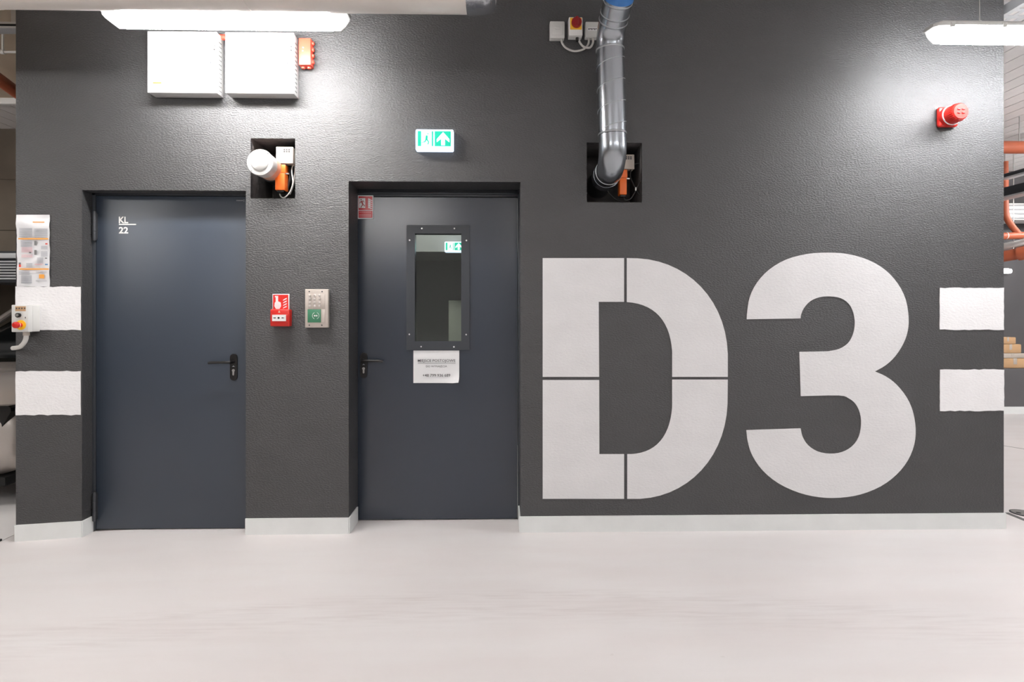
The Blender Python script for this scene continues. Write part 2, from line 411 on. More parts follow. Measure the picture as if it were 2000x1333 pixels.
three = [(990, 348), (992, 315), (1003, 250), (1036, 185), (1090, 128), (1165, 84), (1255, 60), (1345, 54), (1435, 60), (1525, 86), (1600, 130), (1655, 190), (1690, 260), (1703, 340), (1699, 400), (1680, 455), (1645, 510), (1603, 550), (1555, 578),
 (1603, 600), (1650, 636), (1695, 693), (1722, 755), (1734, 830), (1728, 900), (1700, 970), (1650, 1033), (1580, 1085), (1490, 1121), (1400, 1135), (1310, 1133), (1220, 1113), (1130, 1072), (1060, 1015), (1015, 950), (995, 890), (988, 837),
 (1227, 829), (1236, 866), (1260, 903), (1303, 931), (1357, 941), (1410, 934), (1455, 908), (1484, 866), (1494, 810), (1489, 762), (1470, 722), (1440, 697), (1395, 684), (1228, 687),
 (1222, 492), (1350, 489), (1397, 479), (1435, 455), (1458, 415), (1466, 365), (1460, 320), (1440, 280), (1405, 255), (1357, 247), (1310, 251), (1270, 268), (1242, 298), (1229, 328), (1227, 344)]
cor = {0, 18, 36, 37, 50, 51, 52, 65}
mk3 = B().prism(wallpoly([zoomD(p) for p in smooth_poly(three, cor, 3)]), PT, 0.001).obj('painted_digit', 'letterpaint', wall_front, smooth=0)
mk3['label'] = 'large white digit 3 painted on the dark wall'
def ragged(x0, y0, x1, y1, j=0.9):
    pts = []
    def edge(a, b):
        n = max(2, int(math.hypot(b[0]-a[0], b[1]-a[1])/9))
        for i in range(n):
            t = i/n; pts.append((a[0]+(b[0]-a[0])*t+random.uniform(-j, j)*0.4, a[1]+(b[1]-a[1])*t+random.uniform(-j, j)))
    edge((x0, y0), (x1, y0)); edge((x1, y0), (x1, y1)); edge((x1, y1), (x0, y1)); edge((x0, y1), (x0, y0)); return pts
for r, lab in (((31, 560.5, 158, 645), 'upper white stripe beside the left door'), ((31, 725.5, 158, 811), 'lower white stripe beside the left door'),
          ((1835, 562.5, 1960, 644.5), 'upper white stripe right of the digit 3'), ((1835.5, 722, 1960.5, 803), 'lower white stripe right of the digit 3')):
    B().prism(wallpoly(ragged(*r)), PT, 0.001).obj('painted_stripe', 'paint', wall_front, smooth=0, label=lab)

# ------------------------------------------------------------------ doors
def lock_set(door, px, py, Yl, sgn, name='handle'):
    c = W(px, py, Yl); x, z = c.x, c.z; w, h = 0.022, 0.083
    pl = B()
    poly = [(x+w*math.cos(a)*1.0, z+h-w+w*math.sin(a)) for a in [math.pi*i/10 for i in range(11)]]+[(x+w*math.cos(a), z-h+w+w*math.sin(a)) for a in [math.pi+math.pi*i/10 for i in range(11)]]
    pl.prism(poly, Yl-0.010, Yl); hp = pl.obj('handle_plate', 'black', door)
    zl = z+0.034
    B().tube(curve3([(x, Yl-0.005, zl), (x, Yl-0.045, zl), (x+sgn*0.012, Yl-0.056, zl), (x+sgn*0.06, Yl-0.056, zl), (x+sgn*0.115, Yl-0.054, zl-0.002), (x+sgn*0.132, Yl-0.048, zl-0.004)], 5), 0.0085, 12).obj('lever', 'black', hp)
    zk = z-0.030
    key = disc_pts((x, zk+0.010), 0.0088, 14)
    key = [p for p in key if p[1] > zk+0.004]
    key = sorted(key, key=lambda p: math.atan2(p[1]-zk-0.010, p[0]-x) if math.atan2(p[1]-zk-0.010, p[0]-x) > -1.6 else 9)
    poly = [(x+0.0050, zk-0.018), (x+0.0055, zk+0.004)]+[(x+0.0088*math.cos(a), zk+0.010+0.0088*math.sin(a)) for a in [-0.6+(math.pi+1.2)*i/10 for i in range(11)]]+[(x-0.0055, zk+0.004), (x-0.0050, zk-0.018), (x, zk-0.022)]
    B().prism(poly, Yl-0.013, Yl-0.004).obj('lock_cylinder', 'steel', hp)
    B().prism([(x-0.010, z+0.003), (x+0.010, z+0.003), (x+0.004, z+0.006), (x, z+0.011), (x-0.004, z+0.006)], Yl-0.0108, Yl-0.004).obj('emblem', 'greyink', hp)
    return hp
# door 1: plain leaf with number
door1 = thing('door_1', None, None, ((D1[0]+D1[1])/2, DEP1, 0)); door1['kind'] = 'structure'
door1['label'] = 'plain dark blue-grey steel door numbered KL 22'
Yl = DEP1
lx0, lx1 = W(188, 700, Yl).x, D1[1]+0.02
lz0, lz1 = W(300, 1038.5, Yl).z, W(330, 383.5, Yl).z
lz0 = max(lz0, 0.006)
B().box(lx0, lx1, Yl, Yl+0.05, lz0, lz1, 0.002).obj('door_leaf', 'door_satin', door1)
fb = B(); fb.box(D1[0]-0.01, lx0-0.003, Yl-0.004, Yl+0.055, 0.0, D1[3]+0.02, 0.002); fb.box(D1[0]-0.01, D1[1]+0.02, Yl-0.004, Yl+0.055, lz1+0.003, D1[3]+0.03, 0.002)
fb.box(D1[0], D1[1], Yl+0.056, Yl+0.07, 0, D1[3])
fb.obj('door_frame', 'doorframe', door1)
for ya, yb in ((414, 470), (962, 1018)):
    p = W(184.5, ya, Yl-0.012); q = W(184.5, yb, Yl-0.012); x = p.x
    h = B()
    L = p.z-q.z
    for k in range(3): h.tube([(x, Yl-0.012, q.z+L*(k/3)+0.001), (x, Yl-0.012, q.z+L*((k+1)/3)-0.001)], 0.0115, 14)
    h.tube([(x, Yl-0.012, q.z-0.004), (x, Yl-0.012, p.z+0.004)], 0.007, 12)
    h.box(x, x+0.012, Yl-0.014, Yl+0.002, q.z+0.01, p.z-0.01)
    h.obj('hinge', 'darksteel', door1)
lock_set(door1, 457.5, 717.5, Yl, -1)
c = W(241.5, 430, Yl); text('door_number', 'KL', 'white_plastic', door1, c.x, c.z, Yl-0.0012, width=0.058, height=0.041, bold=0.03)
c = W(241.5, 450, Yl); text('door_number', '22', 'white_plastic', door1, c.x, c.z, Yl-0.0012, width=0.058, height=0.041, bold=0.03)
a, c = W(232.5, 439.8, Yl), W(266, 437.6, Yl); B().box(a.x, c.x, Yl-0.0012, Yl-0.0002, c.z-0.007, c.z).obj('number_bar', 'white_plastic', door1)
pl = B()
for k in range(6):
    a, c = W(462+k*2.3, 393, Yl), W(463.4+k*2.3, 391, Yl); pl.box(a.x, c.x, Yl-0.001, Yl, a.z, c.z)
a, c = W(476.3, 394.5, Yl), W(477.3, 389.5, Yl); pl.box(a.x, c.x, Yl-0.001, Yl, a.z, c.z)
pl.obj('maker_plate', 'greyink', door1)
# door 2: glazed leaf
door2 = thing('door_2', None, None, ((D2[0]+D2[1])/2, DEP2, 0)); door2['kind'] = 'structure'
door2['label'] = 'dark grey steel door with a narrow glazed panel'
Yl = DEP2
gx0, gx1 = W(810.5, 560, Yl).x, W(901, 560, Yl).x; gz0, gz1 = W(855, 667, Yl).z, W(855, 457, Yl).z
lx0, lx1 = W(698.5, 700, Yl).x, W(1010.5, 700, Yl).x; lz0, lz1 = max(0.006, W(850, 1016, Yl).z), W(850, 386, Yl).z
lf = B()
lf.box(lx0, gx0, Yl, Yl+0.055, lz0, lz1); lf.box(gx1, lx1, Yl, Yl+0.055, lz0, lz1)
lf.box(gx0, gx1, Yl, Yl+0.055, lz0, gz0); lf.box(gx0, gx1, Yl, Yl+0.055, gz1, lz1)
lf.obj('door_leaf', 'door', door2, smooth=0)
fb = B()
fb.box(D2[0]-0.01, lx0-0.004, Yl-0.006, Yl+0.06, 0, D2[3]+0.02, 0.002); fb.box(lx1+0.004, D2[1]+0.01, Yl-0.02, Yl+0.06, 0, D2[3]+0.02, 0.002)
fb.box(D2[0], D2[1], Yl-0.006, Yl+0.06, lz1+0.005, D2[3]+0.02, 0.002); fb.box(D2[0], D2[1], Yl-0.022, Yl, lz1+0.018, lz1+0.030, 0.003)
fb.obj('door_frame', 'doorframe', door2)
ox0, ox1 = W(794, 560, Yl-0.008).x, W(917, 560, Yl-0.008).x; oz0, oz1 = W(855, 684, Yl-0.008).z, W(855, 440, Yl-0.008).z
wf = B(); y0 = Yl-0.009
wf.box(ox0, gx0, y0, Yl+0.002, oz0, oz1); wf.box(gx1, ox1, y0, Yl+0.002, oz0, oz1); wf.box(gx0, gx1, y0, Yl+0.002, oz0, gz0); wf.box(gx0, gx1, y0, Yl+0.002, gz1, oz1)
wfo = wf.obj('window_frame', 'doorframe', door2, smooth=0)
for sx, sy in ((824, 446.5), (887.5, 446.5), (800, 469.5), (911, 470), (799.5, 653.5), (910.5, 654), (822.5, 677.5), (886.5, 678)):
    p = W(sx, sy, y0); B().tube([(p.x, y0-0.003, p.z), (p.x, y0+0.002, p.z)], [0.0045, 0.006], 12).obj('screw', 'screw', wfo)
B().box(gx0, gx1, Yl+0.018, Yl+0.026, gz0, gz1).obj('glass_pane', 'glass', door2, smooth=0)
lock_set(door2, 711, 714, Yl, 1)
# vestibule behind the glazed door
vx0, vx1, vy1 = -1.6, 1.4, 2.3
b = B(); y0 = Yl+0.075
b.quad((vx0, y0, 0), (vx0, vy1, 0), (vx0, vy1, 2.6), (vx0, y0, 2.6)); b.quad((vx1, y0, 0), (vx1, vy1, 0), (vx1, vy1, 2.6), (vx1, y0, 2.6))
b.quad((vx0, vy1, 0), (vx1, vy1, 0), (vx1, vy1, 2.6), (vx0, vy1, 2.6)); b.quad((vx0, y0, 2.6), (vx1, y0, 2.6), (vx1, vy1, 2.6), (vx0, vy1, 2.6))
b.obj('wall_vestibule', 'vestwall', kind='structure', smooth=0)
hz = W(855, 492, 1.5).z
B().box(vx0+0.01, vx1-0.01, 1.5, vy1-0.01, hz, 2.59).obj('trim_3', 'vestwall', kind='structure', smooth=0)
def pictogram_sign(name, label, x0, x1, z0, z1, y1, dep, mw='sign_white', rim='sign_rim'):
    s = thing(name, label, 'exit sign', ((x0+x1)/2, y1, z0))
    B().box(x0, x1, y1-dep, y1, z0, z1, min(0.008, dep*0.3)).obj('housing', rim, s)
    w, h = x1-x0, z1-z0; a0, a1, c0, c1 = x0+w*0.06, x1-w*0.065, z0+h*0.19, z1-h*0.10
    yf = y1-dep; pw, ph = a1-a0, c1-c0
    pan = B().box(a0, a1, yf-0.0015, yf+0.004, c0, c1).obj('green_panel', 'sign_green', s)
    def pp(pts): return [(a0+u*pw, c0+v*ph) for u, v in pts]
    B().prism(pp([(0.11, 0.0), (0.42, 0.0), (0.42, 1), (0.11, 1)]), yf-0.003, yf-0.0012).obj('doorway_symbol', mw, pan)
    m = B()
    m.prism(pp(disc_pts((0.31, 0.82), 0.035, 10)), yf-0.004, yf-0.003)
    m.prism(pp([(0.24, 0.72), (0.31, 0.70), (0.30, 0.48), (0.23, 0.45)]), yf-0.004, yf-0.003)
    m.prism(pp([(0.29, 0.48), (0.35, 0.28), (0.32, 0.08), (0.29, 0.10), (0.31, 0.28), (0.24, 0.44)]), yf-0.004, yf-0.003)
    m.prism(pp([(0.24, 0.50), (0.20, 0.30), (0.12, 0.26), (0.12, 0.21), (0.23, 0.25), (0.28, 0.45)]), yf-0.004, yf-0.003)
    m.obj('running_figure', 'sign_green', pan)
    B().prism(pp([(0.47, 0), (0.51, 0), (0.51, 1), (0.47, 1)]), yf-0.003, yf-0.0012).obj('divider', mw, pan)
    B().prism(pp([(0.765, 0.93), (0.955, 0.47), (0.955, 0.27), (0.82, 0.5), (0.82, 0.06), (0.71, 0.06), (0.71, 0.5), (0.575, 0.27), (0.575, 0.47)]), yf-0.003, yf-0.0012).obj('arrow_symbol', mw, pan)
    return s
a, c = W(811.5, 293.5, -0.045), W(885.5, 252.5, -0.045)
pictogram_sign('exit_sign', 'small lit green exit sign on the wall above the glazed door', a.x, c.x, a.z, c.z, 0.0, 0.045)
a, c = W(868, 492.5, 1.43), W(906, 472, 1.43)
pictogram_sign('exit_sign', 'lit green exit sign seen through the door glass', a.x, c.x, a.z, c.z, 1.5, 0.06)
a, c = W(876, 690, 1.9), W(912, 587, 1.9)
cb = thing('metal_locker', 'pale locker standing behind the door glass', 'locker', ((a.x+c.x)/2, 2.0, 0))
B().box(a.x, a.x+0.40, 1.9, 2.25, 0.0, c.z, 0.006).obj('body', 'palepanel', cb)
B().box(a.x+0.01, a.x+0.39, 1.885, 1.9, 0.06, c.z-0.02, 0.003).obj('door', 'palepanel', cb)

# ------------------------------------------------------------------ lamps
def lamp(name, label, x0, x1, yc, zb, lensmat, group=None, wires=(), unseen=False):
    t = thing(name, label, 'lamp', ((x0+x1)/2, yc, zb), group)
    def sec(x, hw, hb, za, zt): return [(x, yc-hw, zt), (x, yc-hw, za+0.022), (x, yc-hb, za), (x, yc+hb, za), (x, yc+hw, za+0.022), (x, yc+hw, zt)]
    zt = zb+0.060; e = 0.055
    secs = [sec(x0+0.004, 0.030, 0.022, zt-0.014, zt), sec(x0+e*0.5, 0.048, 0.034, zb+0.022, zt), sec(x0+e, 0.052, 0.038, zb, zt), sec(x1-e, 0.052, 0.038, zb, zt), sec(x1-e*0.5, 0.048, 0.034, zb+0.022, zt), sec(x1-0.004, 0.030, 0.022, zt-0.014, zt)]
    m0, m1 = x0+0.095, x1-0.095
    B().loft([sec(m0, 0.052, 0.038, zb, zt), sec(m1, 0.052, 0.038, zb, zt)]).obj('diffuser', lensmat, t, smooth=50)
    B().loft(secs[:3]+[sec(m0-0.001, 0.052, 0.038, zb, zt)]).obj('end_cap', 'capglow', t, smooth=50)
    B().loft([sec(m1+0.001, 0.052, 0.038, zb, zt)]+secs[3:]).obj('end_cap', 'capglow', t, smooth=50)
    def hs(x, hw, zt2): return [(x, yc-hw, zt), (x, yc-hw, zt+0.012), (x, yc-hw*0.6, zt2), (x, yc+hw*0.6, zt2), (x, yc+hw, zt+0.012), (x, yc+hw, zt)]
    B().loft([hs(x0, 0.034, zt+0.018), hs(x0+e, 0.057, zt+0.034), hs(x1-e, 0.057, zt+0.034), hs(x1, 0.034, zt+0.018)]).obj('housing', 'grey_plastic', t, smooth=50)
    for k in range(5):
        xc = x0+0.09+(x1-x0-0.18)*k/4
        for sy in (-1, 1): B().box(xc-0.012, xc+0.012, yc+sy*0.052, yc+sy*0.060, zt-0.012, zt+0.014, 0.002).obj('clip', 'grey_plastic', t)
    for xw in wires:
        B().tube([(xw, yc, zt+0.03), (xw, yc, ZCEIL+0.002)], 0.003, 8).obj('suspension_wire', 'steel', t)
        B().tube([(xw, yc, zt+0.028), (xw, yc, zt+0.05)], 0.010, 10).obj('wire_grip', 'grey_plastic', t)
    return t
YLAMP = -0.43
zb = W(450, 57.5, YLAMP+0.03).z
lamp('linear_lamp', 'lit white linear lamp above the two white wall cabinets', W(203, 40, YLAMP).x, W(682, 45, YLAMP).x, YLAMP, zb, 'lens_left', wires=(W(300, 40, YLAMP).x, W(590, 40, YLAMP).x))
zb = W(1900, 86, YLAMP+0.03).z; xa = W(1813, 70, YLAMP).x
lamp('linear_lamp', 'lit white linear lamp hanging in front of the right wall end above the siren', xa, xa+1.31, YLAMP, zb, 'lens_right', wires=(W(1913, 40, YLAMP).x, xa+1.31-0.25))
for k, (lx, ly) in enumerate([(-5.1, -1.3), (-5.6, -3.6), (-1.5, -4.4), (2.2, -3.8), (5.2, -3.0), (-1.9, -5.3), (1.0, -6.2), (4.6, -6.2), (5.6, 0.6), (7.4, 2.6), (8.6, -0.8), (-5.0, 0.1), (6.8, 1.6), (-4.0, -1.7)]):  # out of view, added for the garage light; a few follow door highlights
    lamp('linear_lamp', 'unseen lit white linear lamp added over the driveway to light the garage', lx-0.65, lx+0.65, ly, 2.84, 'lens_added_passage' if lx > 5 and ly > 0 else 'lens_unseen_hall', 'unseen lamps added to light the garage', wires=(lx-0.45, lx+0.45))
# unseen lamp added to brighten the vestibule behind the glass
lv = thing('vestibule_fill_lamp', 'unseen round white lamp added to light the room behind the glazed door', 'lamp', (-0.6, 0.9, 2.52))
B().tube([(-0.6, 0.9, 2.6), (-0.6, 0.9, 2.575)], 0.15, 32).obj('base', 'white_plastic', lv); B().tube([(-0.6, 0.9, 2.575), (-0.6, 0.9, 2.54), (-0.6, 0.9, 2.52)], [0.14, 0.13, 0.09], 32).obj('diffuser', 'lens_vestibule_fill', lv)

# ------------------------------------------------------------------ insulated pipe at the top
YP, RP = -0.70, 0.17
k = (W(480, 30, YP))
zp = None
# axis height such that the lower silhouette lands where the photograph shows it
th = math.atan2(HOR-30, F_PX)
dist = None
zp = ZC+(-CY+YP)*math.tan(th)+RP/math.cos(th)
xe = W(972, 20, YP-0.05).x
ip = thing('insulated_pipe', 'foil wrapped insulated pipe running along the ceiling above the left lamp', 'pipe', (-1.5, YP, zp-RP))
R2 = 0.13
xv = xe-RP                                     # axis of the riser
xj = xe-0.13
B().tube([(-6.5, YP, zp), (-4, YP, zp), (-2, YP, zp), (xj, YP, zp)], RP, 40).obj('foil_jacket', 'foil', ip)
B().tube([(xj-0.01, YP, zp), (xe-0.075, YP, zp), (xe-0.04, YP, zp), (xe-0.014, YP, zp), (xe-0.003, YP, zp), (xe, YP, zp)], [RP+0.003, RP+0.003, RP-0.003, RP-0.022, RP-0.05, RP-0.085], 40).obj('end_cap', 'foiltape', ip, smooth=60)
B().tube([(xv, YP, zp+0.02), (xv, YP, ZCEIL+0.002)], RP, 40).obj('riser_jacket', 'foiltape', ip)
for xt in (-5.0, -3.75, -2.5, -1.25): B().tube([(xt-0.03, YP, zp), (xt+0.03, YP, zp)], RP+0.0025, 40).obj('foil_tape', 'foil', ip)
B().tube([(xj-0.022, YP, zp), (xj+0.022, YP, zp)], RP+0.006, 40).obj('foil_tape', 'foiltape', ip)
# printed marks on the jacket
pm = B()
for i in range(34):
    xm = -3.6+i*0.098; ph = 0.95+0.10*(i % 2)
    for j in range(2 if i % 5 else 4):
        aa = -ph; xx = xm+j*0.014; cy, cz = math.cos(aa), math.sin(aa)
        p = Vector((xx, YP-cy*(RP+0.0015), zp+cz*(RP+0.0015))); tdir = Vector((0, -math.sin(aa)*-1, cz*0)); 
        up = Vector((0, math.sin(-aa)*-1, cy)).normalized()
        pm.quad(p, p+Vector((0.009, 0, 0)), p+Vector((0.009, 0, 0))+up*0.004, p+up*0.004)
pm.obj('printed_marks', 'greyink', ip, smooth=0, kind='stuff')
for xh in (-3.2, -1.7): 
    B().tube([(xh, YP, zp+RP-0.01), (xh, YP, ZCEIL+0.01)] if ZCEIL > zp+RP else [(xh, YP, zp), (xh, YP, zp+0.01)], 0.006, 8).obj('hanger_rod', 'steel', ip)

# ------------------------------------------------------------------ wall cabinets
def cabinet(label, fx0, fy0, fx1, fy1, logo):
    dp = 0.082; a, c = W(fx0, fy1, -dp), W(fx1, fy0, -dp)
    x0, x1, z0, z1 = a.x, c.x, a.z, c.z
    t = thing('power_cabinet', label, 'cabinet', ((x0+x1)/2, 0, z0), 'white wall cabinets under the left lamp')
    B().box(x0, x1, -dp+0.010, 0.0, z0+0.002, z1-0.002, 0.002).obj('body', 'cabinet', t)
    d = B().box(x0-0.001, x1+0.001, -dp, -dp+0.011, z0, z1, 0.003).obj('front_door', 'cabinet', t)
    w, h = x1-x0, z1-z0
    p = (x0+w*0.915, z0+h*0.50)
    B().tube([(p[0], -dp-0.003, p[1]), (p[0], -dp+0.002, p[1])], 0.0085, 16).obj('lock', 'darksteel', d)
    B().box(p[0]-0.0015, p[0]+0.0015, -dp-0.004, -dp, p[1]-0.006, p[1]+0.002).obj('key_slot', 'matblack', d)
    for q, mm in ((0.77, 'ink'), (0.71, 'black')): 
        B().tube([(x0+w*0.965, -dp-0.002, z0+h*q), (x0+w*0.965, -dp+0.001, z0+h*q)], 0.005, 12).obj('indicator', mm, d)
    pr = B()
    for i in range(7): pr.box(x0+w*(0.73+i*0.018), x0+w*(0.742+i*0.018), -dp-0.0008, -dp, z0+h*0.915, z0+h*0.928)
    pr.obj('print', 'ink', d, smooth=0)
    if logo: B().box(x0+w*0.08, x0+w*0.20, -dp-0.0008, -dp, z0+h*0.150, z0+h*0.168).obj('logo_bar', 'orange', d, smooth=0)
    else: B().box(x0+w*0.08, x0+w*0.20, -dp-0.0008, -dp, z0+h*0.150, z0+h*0.156).obj('logo_bar', 'paper', d, smooth=0)
    sl = B()
    for i in range(12):
        zc_ = z0+h*(0.06+0.072*i); sl.box(x1-0.001, x1+0.0015, -dp+0.022, -0.030, zc_, zc_+0.007)
    sl.obj('vent_slots', 'slot', t, smooth=0)
    st = B()
    for i in range(9): st.box(x0+w*(0.1+0.09*i), x0+w*(0.13+0.09*i), -dp+0.03, -0.02, z1-0.003, z1+0.006)
    st.obj('cable_glands', 'grey_plastic', t, smooth=0)
    return t
cabinet('white wall cabinet with a small orange logo, left of the pair', 288, 62, 423.5, 181, True)
cabinet('white wall cabinet next to the red junction box, right of the pair', 440, 64, 573.5, 182, False)
a, c = W(583, 127, -0.055), W(607, 74, -0.055)
rj = thing('red_junction_box', 'orange-red junction box beside the right white cabinet', 'junction box', ((a.x+c.x)/2, 0, a.z))
B().box(a.x, c.x, -0.045, 0, a.z, c.z, 0.004).obj('body', 'redbox', rj); B().box(a.x+0.001, c.x-0.001, -0.055, -0.044, a.z+0.001, c.z-0.001, 0.004).obj('lid', 'redbox', rj)
for i in range(4):
    z = a.z+0.03+(c.z-a.z-0.05)*i/3; B().tube([(c.x-0.002, -0.024, z), (c.x+0.010, -0.024, z)], [0.013, 0.010], 12).obj('gland', 'redbox', rj)
for i in range(2):
    x = a.x+0.018+0.036*i; B().tube([(x, -0.024, a.z+0.002), (x, -0.024, a.z-0.010)], [0.013, 0.010], 12).obj('gland', 'redbox', rj)
for i in range(2): B().tube([(a.x+0.026+0.002*i, -0.057, a.z+0.085+0.02*i), (a.x+0.026, -0.054, a.z+0.085+0.02*i)], 0.004, 10).obj('lid_screw', 'grey_plastic', rj)
zr = W(437, 73, -0.02).z
rc = B().tube([(W(425, 73).x, -0.02, zr), (W(445, 73).x, -0.02, zr)], 0.017, 12).obj('cable_sleeve', 'redbox', origin=(W(435, 73).x, -0.02, zr))
tag(rc, 'short red cable sleeve in the gap between the white cabinets', 'cable sleeve')

# ------------------------------------------------------------------ niches
def niche_box(label, px0, py0, px1, py1, y0):
    a, c = W(px0, py1, y0), W(px1, py0, y0)
    t = thing('junction_box', label, 'junction box', ((a.x+c.x)/2, y0+0.05, a.z))
    B().box(a.x, c.x, y0+0.012, y0+0.06, a.z, c.z, 0.004).obj('body', 'tan_light', t); B().box(a.x-0.001, c.x+0.001, y0, y0+0.014, a.z-0.001, c.z+0.001, 0.004).obj('lid', 'tan_light', t)
    w, h = c.x-a.x, c.z-a.z
    n = B()
    for i in range(3):
        for j in range(2): n.box(a.x+w*(0.45+0.14*i), a.x+w*(0.55+0.14*i), y0-0.0008, y0+0.001, c.z-h*(0.34-0.12*j), c.z-h*(0.25-0.12*j))
    n.obj('handwriting', 'ink', t, smooth=0)
    B().box((a.x+c.x)/2-0.012, (a.x+c.x)/2+0.012, y0+0.055, NDEP, (a.z+c.z)/2-0.012, (a.z+c.z)/2+0.012).obj('bracket', 'steel', t)
    return t
def actuator(label, px0, py0, px1, py1, y0, clampx):
    a, c = W(px0, py1, y0), W(px1, py0, y0); w, h = c.x-a.x, c.z-a.z
    t = thing('damper_actuator', label, 'actuator', ((a.x+c.x)/2, y0+0.03, a.z))
    bd = B().box(a.x, c.x, y0, y0+0.06, a.z, a.z+h*0.66, 0.004).obj('body', 'orange', t)
    B().box(a.x-0.006, c.x+0.004, y0+0.003, y0+0.055, a.z+h*0.67, c.z, 0.004).obj('gear_head', 'orange', t)
    B().box(a.x+w*0.15, c.x-w*0.15, y0+0.01, y0+0.05, a.z-0.012, a.z+0.002, 0.002).obj('cable_boot', 'black', t)
    B().box(a.x-0.022, c.x+0.02, y0+0.012, y0+0.022, a.z+h*0.63, a.z+h*0.68).obj('clamp_plate', 'steel', t)
    B().tube([(c.x-w*0.5, y0+0.05, a.z+h*0.83), (c.x-w*0.5, NDEP, a.z+h*0.83)], 0.012, 12).obj('spindle', 'steel', t)
    return t
# left niche
niche_box('pale box in the left wall niche beside the white air valve', 539, 287, 572, 319, 0.03)
actuator('orange damper actuator below the pale box in the left niche', 537, 321, 556, 371, 0.03, 0)
va = W(508, 317.5, -0.10); av = thing('air_valve', 'round white air valve sticking out of the left wall niche', 'air valve', (va.x, 0.0, va.z-0.08))
def ax(y): return (va.x, y, va.z)
rv = 0.079
B().tube([ax(-0.088), ax(-0.098), ax(-0.104), ax(-0.106), ax(-0.100), ax(-0.09)], [rv*0.98, rv, rv*0.95, rv*0.86, rv*0.78, rv*0.74], 40).obj('rim', 'valve', av, smooth=50)
B().tube([ax(-0.085), ax(-0.108), ax(-0.113), ax(-0.112), ax(-0.1105)], [rv*0.66, rv*0.66, rv*0.60, rv*0.3, rv*0.05], 40).obj('centre_disc', 'valve', av, smooth=50)
B().tube([ax(-0.09), ax(-0.03)], rv*0.94, 40).obj('collar', 'valve', av)
B().tube([ax(-0.04), ax(0.06)], rv*0.90, 40).obj('spigot', 'pinkish', av); B().tube([ax(0.05), ax(NDEP)], rv*0.98, 40).obj('duct', 'darksteel', av)
def cable(name, label, pts, r, m='cable', cat='cable', extra=None):
    pts = [Vector(p) for p in pts]; lo = min(pts, key=lambda p: p.z)
    return tag(B().tube(curve3(pts, 8), r, 8).obj(name, m, origin=lo, smooth=60), label, cat)
def loopW(pl, y): return [W(x, yy, y+dy) for x, yy, dy in pl]
cable('looped_cable', 'grey looped cable hanging in the left niche under the orange actuator', loopW([(546, 373, 0.03), (548, 383, 0.02), (555, 386.5, 0.01), (566, 376, 0.0), (572, 358, 0), (570, 335, 0.01), (572, 324, 0.02), (576, 326, 0.03), (575, 345, 0.03), (572, 365, 0.04), (566, 380, 0.05)], 0.05), 0.004)
cable('looped_cable', 'dark cable bundle in the left niche, right of the orange actuator', loopW([(558, 380, 0.03), (563, 362, 0.03), (567, 345, 0.03), (566, 330, 0.04), (569, 321, 0.06), (574, 330, 0.06)], 0.06), 0.009, 'darksteel')
cable('looped_cable', 'thin white cable from the air valve to the pale niche box', loopW([(530, 310, 0), (538, 311, -0.01), (546, 316, -0.01), (547, 324, 0), (540, 332, 0.01)], 0.03), 0.002, 'white_plastic')
fl = B().tube(curve3(loopW([(512, 388, 0.2), (506, 368, 0.16), (505, 350, 0.12), (507, 338, 0.06)], 0.06), 8), 0.012, 10).obj('flexible_conduit', 'darksteel', origin=W(512, 388, 0.26), smooth=60)
tag(fl, 'dark flexible conduit under the white air valve', 'conduit')
# right niche
niche_box('pale box in the right wall niche behind the metal duct', 1208, 302, 1239, 330, 0.05)
actuator('orange damper actuator in the right niche beside the metal duct', 1210.5, 331, 1224.5, 380, 0.04, 0)
cable('looped_cable', 'dark looped cable in the right niche beside the orange actuator', loopW([(1217, 382, 0.02), (1222, 391, 0), (1232, 388, 0), (1242, 372, 0), (1252, 350, 0), (1256, 332, 0.01), (1249, 320, 0.01), (1236, 324, 0.01), (1231, 342, 0.02), (1236, 358, 0.02), (1244, 374, 0.01), (1249, 380, 0.01)], 0.05), 0.004, 'blackcable')
tie = B().box(-0.003, 0.003, -0.014, 0.002, -0.010, 0.010).obj('cable_tie', 'white_plastic', origin=(0, 0, 0)); tie.location = W(1241, 370, 0.052); tag(tie, 'small white tie around the looped cable in the right niche', 'cable tie')
cable('looped_cable', 'thin dark cable lying low in the right niche below the duct', loopW([(1186, 372, 0), (1194, 382, 0), (1204, 390, -0.01), (1212, 394, -0.01)], 0.10), 0.003, 'blackcable')

# ------------------------------------------------------------------ spiral vent duct
RV = 0.080
a = W(1185, 341, 0.0)
ys_ = -0.20
pb = W(1196, 262, ys_); ptop = W(1191.5, 98, ys_-0.02)
vp = thing('vent_duct', 'bare metal spiral duct bending out of the right niche and up', 'duct', (a.x, 0, a.z-0.08))
pz0 = a.z
low = []
Rb = 0.125
cx = a.x
ybend = ys_
for i in range(15):
    t = math.pi/2*i/14
    y = ybend+Rb-Rb*math.sin(t); z = pz0+Rb-Rb*math.cos(t); s_ = i/14
    low.append(Vector((cx+(pb.x-cx)*s_*0.6, y, z)))
end = Vector((pb.x, ys_, pb.z))
B().tube([Vector((cx, 0.08, pz0)), Vector((cx, ybend+Rb, pz0))]+low[1:]+[end], RV, 40).obj('lower_elbow', 'galv', vp, smooth=60)
B().tube([Vector((cx, 0.005, pz0)), Vector((cx, 0.09, pz0))], RV*1.025, 40).obj('wall_collar', 'galv', vp)
B().tube([Vector((cx, 0.085, pz0)), Vector((cx, NDEP, pz0))], RV*1.0, 40).obj('wall_sleeve', 'darksteel', vp)
B().tube([end, ptop], RV, 40).obj('straight_duct', 'galv', vp, smooth=60)
dirv = (ptop-end).normalized()
up2 = Vector((0.05, -0.85, 0.5)).normalized()
arcp = [ptop]
